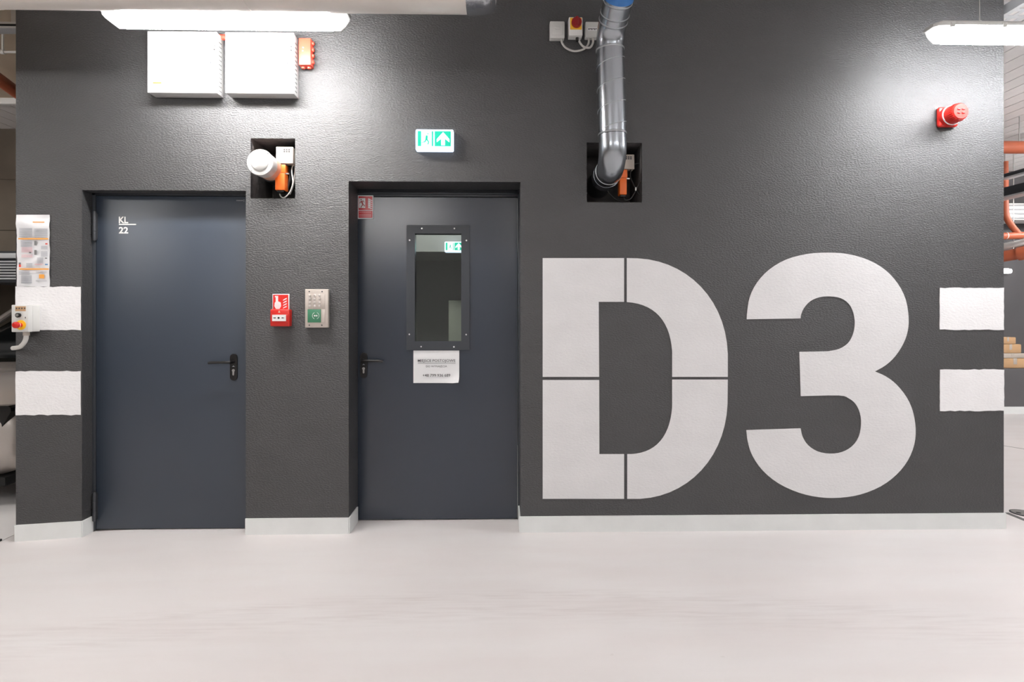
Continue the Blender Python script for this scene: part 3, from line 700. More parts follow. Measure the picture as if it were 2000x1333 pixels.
for i in range(1, 11):
    t = i/10; d = dirv.lerp(up2, t).normalized(); arcp.append(arcp[-1]+d*0.016)
B().tube(arcp, RV, 40).obj('upper_elbow', 'galv', vp, smooth=60)
e2 = arcp[-1]; e3 = e2+up2*0.75
if e3.z > ZCEIL: e3 = e2+up2*((ZCEIL-e2.z)/up2.z)
B().tube([e2, e3], RV, 40).obj('upper_duct', 'galv', vp, smooth=60)
b1 = e2+up2*0.125; B().tube([b1, b1+up2*0.10], RV+0.003, 40).obj('blue_band', 'blue', vp, smooth=60)
def ring(p, d, r, h=0.004): 
    return B().tube([p-d*h, p-d*h*0.4, p+d*h*0.4, p+d*h], [r, r+0.0026, r+0.0026, r], 40)
ring(end, dirv, RV, 0.006).obj('joint_ring', 'seam', vp, smooth=60); ring(ptop, dirv, RV, 0.006).obj('joint_ring', 'seam', vp, smooth=60)
ring(end-dirv*0.006, dirv, RV-0.0015, 0.003).obj('joint_gasket', 'black', vp, smooth=60)
ring(e2+up2*0.0, up2, RV, 0.005).obj('joint_ring', 'seam', vp, smooth=60); ring(e2+up2*0.04, up2, RV, 0.004).obj('joint_ring', 'seam', vp, smooth=60); ring(e2+up2*0.11, up2, RV, 0.005).obj('joint_ring', 'seam', vp, smooth=60)
ring(Vector((cx, ybend+Rb+0.005, pz0)), Vector((0, 1, 0)), RV, 0.005).obj('joint_ring', 'seam', vp, smooth=60)
# spiral lock seam on the straight part
L = (ptop-end).length; u = dirv.cross(Vector((0, 1, 0))).normalized(); v = dirv.cross(u).normalized(); hel = []
turns = 3.6
for i in range(int(turns*36)+1):
    t = i/(turns*36); an = 2*math.pi*turns*t+0.6
    hel.append(end+dirv*(0.02+(L-0.04)*t)+(u*math.cos(an)+v*math.sin(an))*(RV+0.0005))
B().tube(hel, 0.0022, 6).obj('spiral_seam', 'seam', vp, smooth=60)

# ------------------------------------------------------------------ switches by the duct
def small_box(name, label, px0, py0, px1, py1, dp, m):
    a, c = W(px0, py1, -dp), W(px1, py0, -dp); t = thing(name, label, 'switch', ((a.x+c.x)/2, 0, a.z))
    B().box(a.x, c.x, -dp*0.55, 0, a.z+0.001, c.z-0.001, 0.004).obj('body', m, t)
    f = B().box(a.x, c.x, -dp, -dp*0.54, a.z, c.z, 0.006).obj('cover', m, t)
    return t, f, a.x, c.x, a.z, c.z
t, f, x0, x1, z0, z1 = small_box('rocker_switch', 'grey wall switch left of the red rotary switch', 1074, 41, 1103, 74, 0.045, 'grey_plastic')
B().box(x0+0.012, x1-0.012, -0.049, -0.044, z0+0.018, z1-0.014, 0.003).obj('frame', 'grey_plastic', f); B().box(x0+0.030, x1-0.028, -0.055, -0.047, z0+0.05, z0+0.066, 0.004).obj('rocker', 'grey_plastic', f)
t, f, x0, x1, z0, z1 = small_box('isolator_switch', 'red rotary switch on yellow and white housing', 1111, 33, 1138, 69, 0.06, 'white_plastic')
B().box(x0+0.008, x1-0.006, -0.0625, -0.059, z0+0.035, z1-0.006, 0.002).obj('yellow_plate', 'yellow', f)
xm, zm = (x0+x1)/2+0.004, z0+0.074
kb = B().tube([(xm, -0.06, zm), (xm, -0.078, zm), (xm, -0.081, zm)], [0.031, 0.031, 0.028], 28).obj('knob', 'darkred', f); B().box(xm-0.008, xm+0.008, -0.095, -0.08, zm-0.026, zm+0.026, 0.003).obj('grip', 'darkred', kb)
B().tube([(x0+0.055, -0.03, z0), (x0+0.055, -0.03, z0-0.02)], 0.010, 10).obj('gland', 'black', t)
t, f, x0, x1, z0, z1 = small_box('wall_switch', 'white wall box half hidden behind the metal duct', 1143.5, 42, 1172, 72, 0.045, 'grey_plastic')
B().box(x0+0.014, x1-0.016, -0.046, -0.044, z0+0.036, z0+0.058).obj('label_plate', 'paper', f)
pr = B()
for i in range(6): pr.box(x0+0.018+i*0.009, x0+0.024+i*0.009, -0.0466, -0.0458, z0+0.042+0.004*(i % 2), z0+0.052)
pr.obj('label_print', 'ink', f, smooth=0)
cable('switch_cable', 'grey cable looping between the two grey wall switches', loopW([(1096, 73, 0), (1098, 84, -0.005), (1106, 94, -0.008), (1122, 100, -0.01), (1140, 96, -0.01), (1149, 86, -0.005), (1150, 71, 0)], -0.02), 0.0065)
cable('switch_cable', 'grey cable looping down from the red rotary switch', loopW([(1129, 73, 0), (1133, 84, -0.005), (1141, 92, -0.008), (1152, 93, -0.008), (1158, 84, -0.005), (1158, 71, 0)], -0.025), 0.0065)

# ------------------------------------------------------------------ siren
sp = W(1846, 231, 0.0); sr = thing('siren', 'red fire alarm siren below the right lamp', 'siren', (sp.x, 0, sp.z-0.06))
def sx(y): return (sp.x, y, sp.z)
B().box(sp.x-0.062, sp.x+0.062, -0.030, 0, sp.z-0.062, sp.z+0.062, 0.014, 3).obj('back_box', 'red', sr)
B().tube([sx(-0.026), sx(-0.050)], [0.064, 0.062], 36).obj('base', 'red', sr); B().tube([sx(-0.050), sx(-0.056)], 0.061, 36).obj('white_ring', 'white_plastic', sr)
bd = B().tube([sx(-0.056), sx(-0.085), sx(-0.112), sx(-0.120)], [0.057, 0.055, 0.050, 0.044], 36).obj('body', 'red', sr, smooth=50)
for i in range(30):
    an = 2*math.pi*i/30; cxx, czz = math.cos(an), math.sin(an)
    B().tube([(sp.x+0.0545*cxx, -0.088, sp.z+0.0545*czz), (sp.x+0.0500*cxx, -0.113, sp.z+0.0500*czz)], 0.0026, 6).obj('rib', 'red', bd)
for dx, dz in ((-0.014, 0.012), (0.014, 0.012), (-0.014, -0.010), (0.014, -0.010)): B().box(sp.x+dx-0.008, sp.x+dx+0.008, -0.124, -0.119, sp.z+dz-0.004, sp.z+dz+0.004, 0.0015).obj('sound_slot', 'darkred', bd)

# ------------------------------------------------------------------ instruction sheet and control box
c0 = W(65, 560, -0.002)
sh = thing('instruction_sheet', 'laminated instruction sheet at the left end of the wall', 'sheet', (c0.x, 0, c0.z))
b = B(); nx, nz = 6, 24; vv = []
for j in range(nz+1):
    row = []
    for i in range(nx+1):
        p = W(33+65*i/nx+(1.2 if j > 6 else 0)*(1-i/nx), 420+140*j/nz, 0.0)
        w = 0.004+0.003*math.sin(j*0.9)*math.sin(i*0.8+j*0.3)+(0.004*math.exp(-((j-3.5)/1.2)**2))
        row.append(b.bm.verts.new((p.x, -w, p.z)))
    vv.append(row)
for j in range(nz):
    for i in range(nx): b.bm.faces.new((vv[j][i], vv[j][i+1], vv[j+1][i+1], vv[j+1][i]))
mat('laminate', rgb(230, 230, 232), 0.22, var=0.02, spec=0.6)
sheet = b.obj('laminated_page', 'laminate', sh, smooth=80)
def zs_(p): return (10+p[0]*100/833, 410+p[1]*160/1333)
def printed(name, m, rects):
    q = B()
    for (x0, y0, x1, y1) in rects:
        a, c = W(*zs_((x0, y1)), -0.0105), W(*zs_((x1, y0)), -0.0105); q.box(a.x, c.x, -0.0112, -0.0103, a.z, c.z)
    return q.obj(name, m, sh, smooth=0, kind='stuff')
gl = []
for y in range(300, 440, 17): gl += [(230, y, 440, y+7), (475, y+8, 690, y+14)]
for y in range(505, 600, 15): gl += [(255, y, 440, y+7)]
for y in range(590, 640, 14): gl += [(585, y, 690, y+6)]
for y in range(680, 760, 14): gl += [(585, y, 690, y+6)]
for y in range(780, 870, 14): gl += [(520, y, 620, y+6)]
for y in range(870, 940, 14): gl += [(345, y, 445, y+6)]
for y in range(1000, 1060, 16): gl += [(225, y, 400, y+6)]
for y in range(1070, 1200, 15): gl += [(262, y, 435, y+7)]
for y in (1005, 1022, 1148, 1162): gl += [(500, y, 680, y+5)]
printed('grey_text', 'greyink', gl)
printed('pink_text', 'pinkink', [(265, y, 445, y+6) for y in range(615, 770, 17) if y < 690 or y > 720]+[(480, 880, 620, 886), (480, 893, 600, 899)])
printed('orange_bars', 'orangeink', [(215, 462, 700, 482), (230, 955, 710, 975), (450, 193, 640, 208), (552, 1052, 636, 1118)])
printed('dark_figures', 'slot', [(475, 505, 512, 580), (475, 655, 512, 735), (650, 780, 684, 797), (222, 860, 256, 890), (390, 685, 425, 708)])
printed('red_figures', 'redbox', [(224, 890, 256, 935), (655, 545, 690, 565)]); printed('blue_figures', 'blueink', [(650, 880, 695, 902)])

dpb = 0.085
a, c = W(22, 649, -dpb), W(55, 596, -dpb)
# the box sits on the wall, its front standing out to the viewer
cbx = thing('lift_control_box', 'grey control box with red emergency button on the left stripe', 'control box', ((a.x+c.x)/2, 0, a.z))
x0, x1, z0, z1 = a.x, c.x, a.z, c.z
B().box(x0, x1, -dpb*0.62, 0, z0+0.001, z1-0.001, 0.004).obj('body', 'grey_plastic', cbx)
cv = B().box(x0, x1, -dpb, -dpb*0.61, z0, z1, 0.004).obj('cover', 'grey_plastic', cbx)
w, h = x1-x0, z1-z0
B().box(x0+w*0.24, x0+w*0.86, -dpb-0.0008, -dpb, z0+h*0.77, z0+h*0.95).obj('label_strip', 'tan', cv)
pr = B()
for i in range(4): pr.box(x0+w*(0.28+0.16*i), x0+w*(0.36+0.16*i), -dpb-0.0014, -dpb, z0+h*0.85, z0+h*0.90)
pr.obj('label_print', 'ink', cv, smooth=0)
ks = B().tube([(x0+w*0.46, -dpb, z0+h*0.62), (x0+w*0.46, -dpb-0.012, z0+h*0.62)], 0.0135, 20).obj('key_switch', 'black', cv)
B().tube([(x0+w*0.46, -dpb-0.012, z0+h*0.62), (x0+w*0.46, -dpb-0.015, z0+h*0.62)], 0.0085, 16).obj('key_barrel', 'steel', ks)
B().box(x0+w*0.82, x0+w*0.86, -dpb-0.001, -dpb, z0+h*0.50, z0+h*0.56).obj('arrow_mark', 'black', cv)
B().tube([(x0+w*0.58, -dpb+0.001, z0+h*0.26), (x0+w*0.58, -dpb-0.003, z0+h*0.26)], 0.029, 28).obj('yellow_disc', 'yellow', cv)
eb = B().tube([(x0+w*0.58, -dpb, z0+h*0.26), (x0+w*0.58, -dpb-0.025, z0+h*0.26), (x0+w*0.58, -dpb-0.027, z0+h*0.26), (x0+w*0.58, -dpb-0.040, z0+h*0.26), (x0+w*0.58, -dpb-0.043, z0+h*0.26)], [0.012, 0.012, 0.019, 0.019, 0.014], 24).obj('emergency_button', 'red', cv, smooth=50)
B().tube([(x0+w*0.58, -dpb-0.022, z0+h*0.26), (x0+w*0.58, -dpb-0.026, z0+h*0.26)], 0.0175, 24).obj('white_collar', 'white_plastic', eb)
gp = W(50, 650, -0.055)
gx = gp.x
B().tube([(gx, -0.05, z0+0.002), (gx, -0.05, z0-0.022)], 0.0165, 14).obj('cable_gland', 'tan_light', cbx)
mid = [Vector((gx, -0.05, z0-0.02)), Vector((gx-0.003, -0.05, z0-0.042)), Vector((gx-0.014, -0.048, z0-0.064)), Vector((gx-0.034, -0.042, z0-0.082)), Vector((gx-0.060, -0.030, z0-0.093)), Vector((XL-0.012, -0.005, z0-0.099)), Vector((XL-0.016, 0.04, z0-0.1)), Vector((XL-0.016, 0.4, z0-0.1))]
tag(B().tube(curve3(mid, 8), 0.0125, 14).obj('control_cable', 'cable', origin=mid[-1], smooth=60), 'thick pale cable curving from the control box round the wall end', 'cable')

# ------------------------------------------------------------------ call point, fire sign, keypad
a, c = W(532, 606.5, -0.004), W(565, 574.5, -0.004)
fs = thing('fire_alarm_sign', 'small red fire alarm sign with hand and flames above the call point', 'sign', ((a.x+c.x)/2, 0, a.z))
x0, x1, z0, z1 = a.x, c.x, a.z, c.z; w, h = x1-x0, z1-z0
B().box(x0, x1, -0.004, 0, z0, z1, 0.001).obj('plate', 'paper', fs); B().box(x0+w*0.04, x1-w*0.06, -0.0047, -0.003, z0+h*0.03, z1-h*0.05).obj('red_field', 'signred', fs, smooth=0)
def q2(u, v): return (x0+u*w, z0+v*h)
hd = B(); hd.prism([q2(*p) for p in [(0.15, 0.88), (0.34, 0.88), (0.34, 0.55), (0.50, 0.48), (0.52, 0.25), (0.42, 0.08), (0.22, 0.08), (0.12, 0.25), (0.14, 0.46), (0.20, 0.52), (0.20, 0.80), (0.15, 0.80)]], -0.0054, -0.0045); hd.obj('hand_symbol', 'paper', fs, smooth=0)
fm = B()
for k in range(4): fm.prism([q2(*p) for p in [(0.62, 0.10+0.16*k), (0.84, 0.20+0.16*k), (0.86, 0.28+0.16*k), (0.76, 0.24+0.16*k), (0.66, 0.18+0.16*k)]], -0.0054, -0.0045)
fm.obj('flame_symbol', 'paper', fs, smooth=0)
dp = 0.05
a, c = W(527, 638, -dp), W(565, 604.5, -dp); x0, x1, z0, z1 = a.x, c.x, a.z, c.z; w, h = x1-x0, z1-z0
cp = thing('fire_call_point', 'red break glass fire call point left of the door keypad', 'call point', ((x0+x1)/2, 0, z0))
B().box(x0+0.002, x1-0.002, -0.030, 0, z0+0.001, z1-0.001, 0.004).obj('back_box', 'red', cp); fc = B().box(x0, x1, -dp, -0.028, z0, z1, 0.008, 3).obj('front_cover', 'red', cp)
fr = B(); fr.box(x0+w*0.06, x1-w*0.06, -dp-0.003, -dp+0.001, z0+h*0.25, z0+h*0.75, 0.003); fr.obj('raised_panel', 'red', fc)
wp = B().box(x0+w*0.13, x1-w*0.16, -dp-0.0042, -dp, z0+h*0.31, z0+h*0.68).obj('white_window', 'white_plastic', fc, smooth=0)
def q3(u, v): return (x0+u*w, z0+v*h)
mk = B(); mk.prism([q3(*p) for p in disc_pts((0.465, 0.50), 0.055, 14)], -dp-0.005, -dp-0.004)
mk.prism([q3(0.19, 0.48), q3(0.27, 0.48), q3(0.27, 0.455), q3(0.34, 0.50), q3(0.27, 0.545), q3(0.27, 0.52), q3(0.19, 0.52)], -dp-0.005, -dp-0.004)
mk.prism([q3(0.75, 0.48), q3(0.67, 0.48), q3(0.67, 0.455), q3(0.60, 0.50), q3(0.67, 0.545), q3(0.67, 0.52), q3(0.75, 0.52)], -dp-0.005, -dp-0.004)
mk.obj('press_symbol', 'black', wp, smooth=0)
tf = B(); tf.prism([q3(0.42, 0.80), q3(0.54, 0.80), q3(0.48, 0.94)], -dp-0.0008, -dp+0.001); tf.obj('flame_mark', 'pinkish', fc, smooth=0)

dp = 0.028
a, c = W(595.5, 640.5, -dp), W(641, 565, -dp); x0, x1, z0, z1 = a.x, c.x, a.z, c.z; w, h = x1-x0, z1-z0
kp = thing('access_keypad', 'metal access keypad with green reader left of the glazed door', 'keypad', ((x0+x1)/2, 0, z0))
B().box(x0, x1, -dp, 0, z0, z1, 0.004).obj('housing', 'keypad', kp)
pnl = B().box(x0+w*0.14, x0+w*0.86, -dp-0.002, -dp+0.001, z0+h*0.50, z0+h*0.87, 0.001).obj('key_panel', 'keypad', kp)
for r_ in range(4):
    for k in range(3):
        xx = x0+w*(0.22+0.205*k); zz = z0+h*(0.835-0.09*r_); B().tube([(xx, -dp-0.001, zz), (xx, -dp-0.007, zz), (xx, -dp-0.008, zz)], [0.0075, 0.0075, 0.0055], 14).obj('key', 'key', pnl)
rd = B().box(x0+w*0.12, x0+w*0.69, -dp-0.003, -dp+0.001, z0+h*0.135, z0+h*0.475, 0.001).obj('reader_window', 'green_dark', kp)
lg = B(); cxr, czr = x0+w*0.47, z0+h*0.31
for s_ in (0, math.pi):
    pts = [(cxr+0.020*math.cos(s_+q), -dp-0.0035, czr+0.020*math.sin(s_+q)) for q in [-1.2+2.4*i/10 for i in range(11)]]; lg.tube(pts, 0.0012, 6)
for d_ in (-0.006, 0.006): lg.tube([(cxr+d_, -dp-0.0045, czr), (cxr+d_, -dp-0.002, czr)], 0.005, 10)
lg.obj('wave_symbol', 'white_plastic', rd)
B().box(x0+w*0.71, x0+w*0.86, -dp-0.002, -dp+0.001, z0+h*0.135, z0+h*0.475, 0.001).obj('name_strip', 'keypad', kp)
for u_, v_ in ((0.19, 0.935), (0.74, 0.935), (0.19, 0.065), (0.73, 0.065)): B().tube([(x0+w*u_, -dp-0.0015, z0+h*v_), (x0+w*u_, -dp+0.001, z0+h*v_)], 0.0042, 12).obj('screw', 'darksteel', kp)

# ------------------------------------------------------------------ papers on the glazed door
Yp = DEP2-0.002
c0 = W(852, 748, Yp); nt_ = thing('paper_notice', 'white printed paper notice taped below the door glass', 'notice', (c0.x, Yp, c0.z))
b = B(); nx, nz = 14, 10; vv = []
for j in range(nz+1):
    row = []
    for i in range(nx+1):
        p = W(807.5+89.5*i/nx, 685+63.5*j/nz, Yp); u_, v_ = i/nx, j/nz
        lift = 0.001+0.0015*(1+math.sin(5*u_+3*v_))*v_+0.020*max(0, u_+v_-1.72)**1.2*4
        zz = p.z+0.05*max(0, u_+v_-1.86)*0.6; xx = p.x-0.05*max(0, u_+v_-1.86)*0.6
        row.append(b.bm.verts.new((xx, Yp-lift, zz)))
    vv.append(row)
for j in range(nz):
    for i in range(nx): b.bm.faces.new((vv[j][i], vv[j][i+1], vv[j+1][i+1], vv[j+1][i]))
pg = b.obj('paper_sheet', 'paper', nt_, smooth=80)
yt = Yp-0.0065
for st, px, py, wpx, hpx, bo in (('MIEJSCE POSTOJOWE', 852.8, 705.6, 73.5, 6.6, 0.005), ('DO WYNAJ\u0118CIA', 852.6, 716.5, 41, 4.8, 0.005), ('+48 799 936 689', 852.5, 733.6, 54, 5.6, 0.006)):
    q = W(px, py, yt); sc = (W(px+1, py, yt).x-q.x); text('notice_text', st, 'ink', nt_, q.x, q.z, yt, width=wpx*sc, height=hpx*sc, bold=bo)
a, c = W(816, 710.2, yt), W(889.7, 709.5, yt); B().box(a.x, c.x, yt, yt+0.0004, a.z, c.z).obj('underline', 'ink', nt_, smooth=0)

Yp = DEP2-0.0075
a, c = W(698.8, 427.5, Yp), W(729, 382, Yp); x0, x1, z0, z1 = a.x, c.x, a.z, c.z; w, h = x1-x0, z1-z0
es = thing('escape_sticker', 'red and white escape route sticker in the top corner of the glazed door', 'sticker', ((x0+x1)/2, Yp, z0))
B().box(x0, x1, Yp, DEP2+0.0005, z0, z1).obj('backing', 'paper', es, smooth=0)
y1 = Yp-0.0008
def q4(u, v): return (x0+u*w, z0+v*h)
rf = B(); rf.prism([q4(0.05, 0.37), q4(0.95, 0.37), q4(0.95, 0.96), q4(0.05, 0.96)], y1, Yp+0.0002); rf.prism([q4(0.05, 0.04), q4(0.95, 0.04), q4(0.95, 0.34), q4(0.05, 0.34)], y1, Yp+0.0002); rf.obj('red_field', 'stickerred', es, smooth=0)
B().prism([q4(0.08, 0.46), q4(0.49, 0.46), q4(0.49, 0.88), q4(0.08, 0.88)], y1-0.0008, y1+0.0002).obj('white_square', 'paper', es, smooth=0)
m = B(); y2 = y1-0.0016
m.prism([q4(*p) for p in disc_pts((0.22, 0.81), 0.035, 10)], y2, y1-0.0006)
m.prism([q4(0.20, 0.75), q4(0.30, 0.76), q4(0.38, 0.60), q4(0.30, 0.58)], y2, y1-0.0006)
m.prism([q4(0.34, 0.60), q4(0.40, 0.58), q4(0.38, 0.53), q4(0.48, 0.53), q4(0.48, 0.56), q4(0.43, 0.57), q4(0.42, 0.62)], y2, y1-0.0006)
m.prism([q4(0.30, 0.60), q4(0.22, 0.54), q4(0.18, 0.47), q4(0.23, 0.47), q4(0.27, 0.53), q4(0.36, 0.58)], y2, y1-0.0006)
m.prism([q4(0.20, 0.75), q4(0.14, 0.70), q4(0.12, 0.65), q4(0.15, 0.65), q4(0.18, 0.69), q4(0.24, 0.72)], y2, y1-0.0006)
m.prism([q4(0.28, 0.77), q4(0.38, 0.77), q4(0.43, 0.70), q4(0.40, 0.69), q4(0.36, 0.74), q4(0.29, 0.74)], y2, y1-0.0006)
m.obj('running_figure', 'darkred', es, smooth=0)
fm = B()
for k in range(5): fm.prism([q4(0.66, 0.46+0.085*k), q4(0.92, 0.42+0.085*k), q4(0.93, 0.45+0.085*k), q4(0.80, 0.49+0.085*k), q4(0.70, 0.55+0.085*k)], y1-0.0008, y1+0.0002)
fm.obj('flame_symbol', 'paper', es, smooth=0)
tx = B()
for v_ in (0.27, 0.16, 0.10):
    for k in range(6): tx.prism([q4(0.10+0.13*k, v_), q4(0.20+0.13*k, v_), q4(0.20+0.13*k, v_+0.025), q4(0.10+0.13*k, v_+0.025)], y1-0.0008, y1+0.0002)
tx.obj('small_print', 'pinkink', es, smooth=0)

# ------------------------------------------------------------------ left background: car lift, car, pipes
PX0, PX1 = -5.7, XL-0.32
lp = thing('car_lift', 'steel car lift with ribbed upper deck around the parked car', 'car lift', ((PX0+PX1)/2, 2.5, -0.045))
YD = 1.95
zt_ = W(15, 490, YD).z; zb_ = W(15, 552, YD).z
B().box(PX0, PX1, YD+0.07, 4.9, zb_+0.04, zb_+0.09).obj('deck', 'darksteel', lp, smooth=0)
B().box(PX0, PX1, YD+0.02, YD+0.08, zb_, zt_, 0.004).obj('front_beam', 'darksteel', lp)
hh = (zt_-zb_)
B().box(PX0, PX1, YD-0.02, YD+0.025, zt_-hh*0.24, zt_-hh*0.08, 0.006).obj('white_lip', 'tray', lp)
for i in range(7):
    z = zt_-hh*(0.34+0.09*i); B().tube([(PX0, YD+0.015, z), (PX1, YD+0.015, z)], hh*0.026, 8).obj('rib', 'tray', lp)
for yy in (2.2, 4.7):
    B().box(PX0-0.04, PX0+0.08, yy-0.06, yy+0.06, -0.045, 2.6, 0.008).obj('post', 'darksteel', lp)
    B().box(PX1-0.02, PX1+0.10, yy-0.06, yy+0.06, -0.045, 2.6, 0.008).obj('post', 'darksteel', lp)
pf = lp
B().box(PX0, PX1+0.22, 0.02, 4.9, -0.044, -0.030, 0.003).obj('base_plate', 'board', pf); B().box(PX0, PX1+0.22, 0.0, 0.022, -0.045, -0.022, 0.002).obj('edge_strip', 'rubber', pf)

CXc, CY0, ZB = XL-0.36-0.88, 0.46, -0.030
car = thing('parked_car', 'silver-beige car parked on the lift beyond the left end of the wall', 'car', (CXc, CY0+2.1, ZB))
def ring_sec(y, hw, z0, z1, n=28, p=3.6, tum=0.0):
    out = []
    for i in range(n):
        an = 2*math.pi*i/n; c_, s_ = math.cos(an), math.sin(an)
        X = abs(c_)**(2/p)*(1 if c_ >= 0 else -1); Z = abs(s_)**(2/p)*(1 if s_ >= 0 else -1)
        zz = (z0+z1)/2+Z*(z1-z0)/2; out.append((CXc+X*hw*(1-tum*max(0, Z)), y, ZB+zz))
    return out
bs = [(0.00, 0.62, 0.32, 0.66), (0.03, 0.74, 0.24, 0.76), (0.12, 0.83, 0.20, 0.83), (0.30, 0.87, 0.19, 0.89), (0.7, 0.885, 0.18, 0.95), (1.15, 0.89, 0.18, 0.98), (2.2, 0.89, 0.18, 0.98), (3.3, 0.885, 0.18, 1.0), (3.9, 0.86, 0.20, 1.0), (4.12, 0.80, 0.26, 0.92), (4.2, 0.66, 0.34, 0.75)]
body = B().loft([ring_sec(CY0+y, hw, z0, z1, tum=0.03) for y, hw, z0, z1 in bs]).obj('body', 'carpaint', car, smooth=50)
gs = [(0.98, 0.74, 0.90, 1.00), (1.25, 0.74, 0.90, 1.16), (1.75, 0.72, 0.90, 1.44), (2.3, 0.71, 0.90, 1.50), (3.1, 0.70, 0.90, 1.49), (3.6, 0.70, 0.90, 1.38), (4.0, 0.68, 0.90, 1.02)]
B().loft([ring_sec(CY0+y, hw, z0, z1, p=5, tum=0.16) for y, hw, z0, z1 in gs]).obj('greenhouse', 'carglass', car, smooth=50)
rs = [(1.72, 0.60, 1.425, 1.452), (2.3, 0.61, 1.475, 1.512), (3.1, 0.60, 1.465, 1.502), (3.5, 0.58, 1.405, 1.43)]
B().loft([ring_sec(CY0+y, hw, z0, z1, p=5) for y, hw, z0, z1 in rs]).obj('roof', 'carpaint', car, smooth=50)
for s_ in (-1, 1):
    B().tube([(CXc+s_*0.70, CY0+1.02, ZB+0.97), (CXc+s_*0.60, CY0+1.72, ZB+1.45), (CXc+s_*0.61, CY0+2.3, ZB+1.49), (CXc+s_*0.60, CY0+3.4, ZB+1.44), (CXc+s_*0.68, CY0+3.95, ZB+1.02)], 0.03, 10).obj('pillar', 'carpaint', car)
    hl = B().loft([ring_sec(CY0+y, 0.001, 0.6, 0.601) for y in (0, 0.1)]) if False else B()
    hl.prism([(CXc+s_*q, ZB+zz) for q, zz in ((0.45, 0.57), (0.71, 0.57), (0.785, 0.70), (0.782, 0.725), (0.765, 0.74), (0.45, 0.74))], CY0+0.03, CY0+0.30); hl.obj('headlight', 'carglass', car)
    it = B(); it.prism([(CXc+s_*q, ZB+zz) for q, zz in ((0.46, 0.34), (0.62, 0.34), (0.70, 0.46), (0.69, 0.52), (0.62, 0.54), (0.48, 0.54))], CY0-0.015, CY0+0.2); it.obj('air_intake', 'matblack', car)
    B().box(CXc+s_*0.90-0.09, CXc+s_*0.90+0.09, CY0+1.15, CY0+1.26, ZB+0.93, ZB+1.05, 0.03, 3).obj('mirror', 'carpaint', car)
    for wy in (0.80, 3.35):
        wh = B().tube([(CXc+s_*0.67, CY0+wy, ZB+0.31), (CXc+s_*0.70, CY0+wy, ZB+0.31), (CXc+s_*0.86, CY0+wy, ZB+0.31), (CXc+s_*0.895, CY0+wy, ZB+0.31)], [0.29, 0.31, 0.31, 0.28], 32).obj('wheel', 'rubber', car)
        B().tube([(CXc+s_*0.89, CY0+wy, ZB+0.31), (CXc+s_*0.902, CY0+wy, ZB+0.31)], [0.20, 0.17], 20).obj('rim', 'steel', wh)
B().box(CXc-0.45, CXc+0.45, CY0-0.02, CY0+0.1, ZB+0.36, ZB+0.50, 0.02).obj('grille', 'matblack', car)
B().box(CXc-0.72, CXc+0.72, CY0+0.06, CY0+0.5, ZB+0.17, ZB+0.24, 0.02).obj('lower_lip', 'matblack', car)

zc_ = ZCEIL-0.09
def xpipe(name, label, cat, px_y, y, x0, x1, r, m, z=None):
    z = z if z is not None else W(15, px_y, y).z
    return tag(B().tube([(x0, y, z), (x1, y, z)], r, 16).obj(name, m, origin=((x0+x1)/2, y, z)), label, cat)
t = thing('conduit', 'thin white conduit with coupling under the concrete ceiling at far left', 'conduit', (-4.2, 0.75, W(15, 101.5, 0.75).z))
z = W(15, 101.5, 0.75).z; B().tube([(XMIN+0.02, 0.75, z), (XL-0.02, 0.75, z)], 0.009, 12).obj('tube', 'white_plastic', t)
xk = W(5.5, 100, 0.75).x; B().tube([(xk-0.013, 0.75, z), (xk+0.013, 0.75, z)], 0.017, 14).obj('coupling', 'white_plastic', t)
B().box(xk-0.006, xk+0.006, 0.745, 0.755, z, ZCEIL-0.004).obj('saddle', 'white_plastic', t)
za_, zb2 = W(15, 42, 0.25).z, W(15, 55, 0.25).z
t = thing('cable_rail', 'grey metal rail under the concrete ceiling at far left', 'rail', (-4.5, 0.25, zb2))
B().box(XMIN+0.02, XL-0.02, 0.25, 0.33, zb2, za_, 0.004).obj('channel', 'tray', t); B().box(XMIN+0.02, XL-0.02, 0.243, 0.252, zb2+0.014, zb2+0.024).obj('groove', 'matblack', t)
B().box(-5.0, -4.97, 0.28, 0.30, za_-0.005, ZCEIL-0.004).obj('hanger', 'steel', t); B().box(-3.2, -3.17, 0.28, 0.30, za_-0.005, ZCEIL-0.004).obj('hanger', 'steel', t)
pA, pB = DP(-60, 132, 4.15), DP(40, 196, 4.85); pA.z = pB.z = 3.27; dd = (pB-pA)
op = thing('drain_pipe', 'orange-brown drain pipe crossing the ceiling beyond the left wall end', 'pipe', pB)
pC = pA-dd*0.6; pD = pB+dd*0.35
B().tube([pC, pD], 0.05, 20).obj('pipe', 'orange_pipe', op)
B().tube([pA+dd*0.1, pA+dd*0.18], 0.058, 20).obj('socket', 'orange_pipe', op)
B().tube([pA, pA+Vector((0, 0, ZCEIL-pA.z))], 0.005, 8).obj('hanger_rod', 'steel', op)

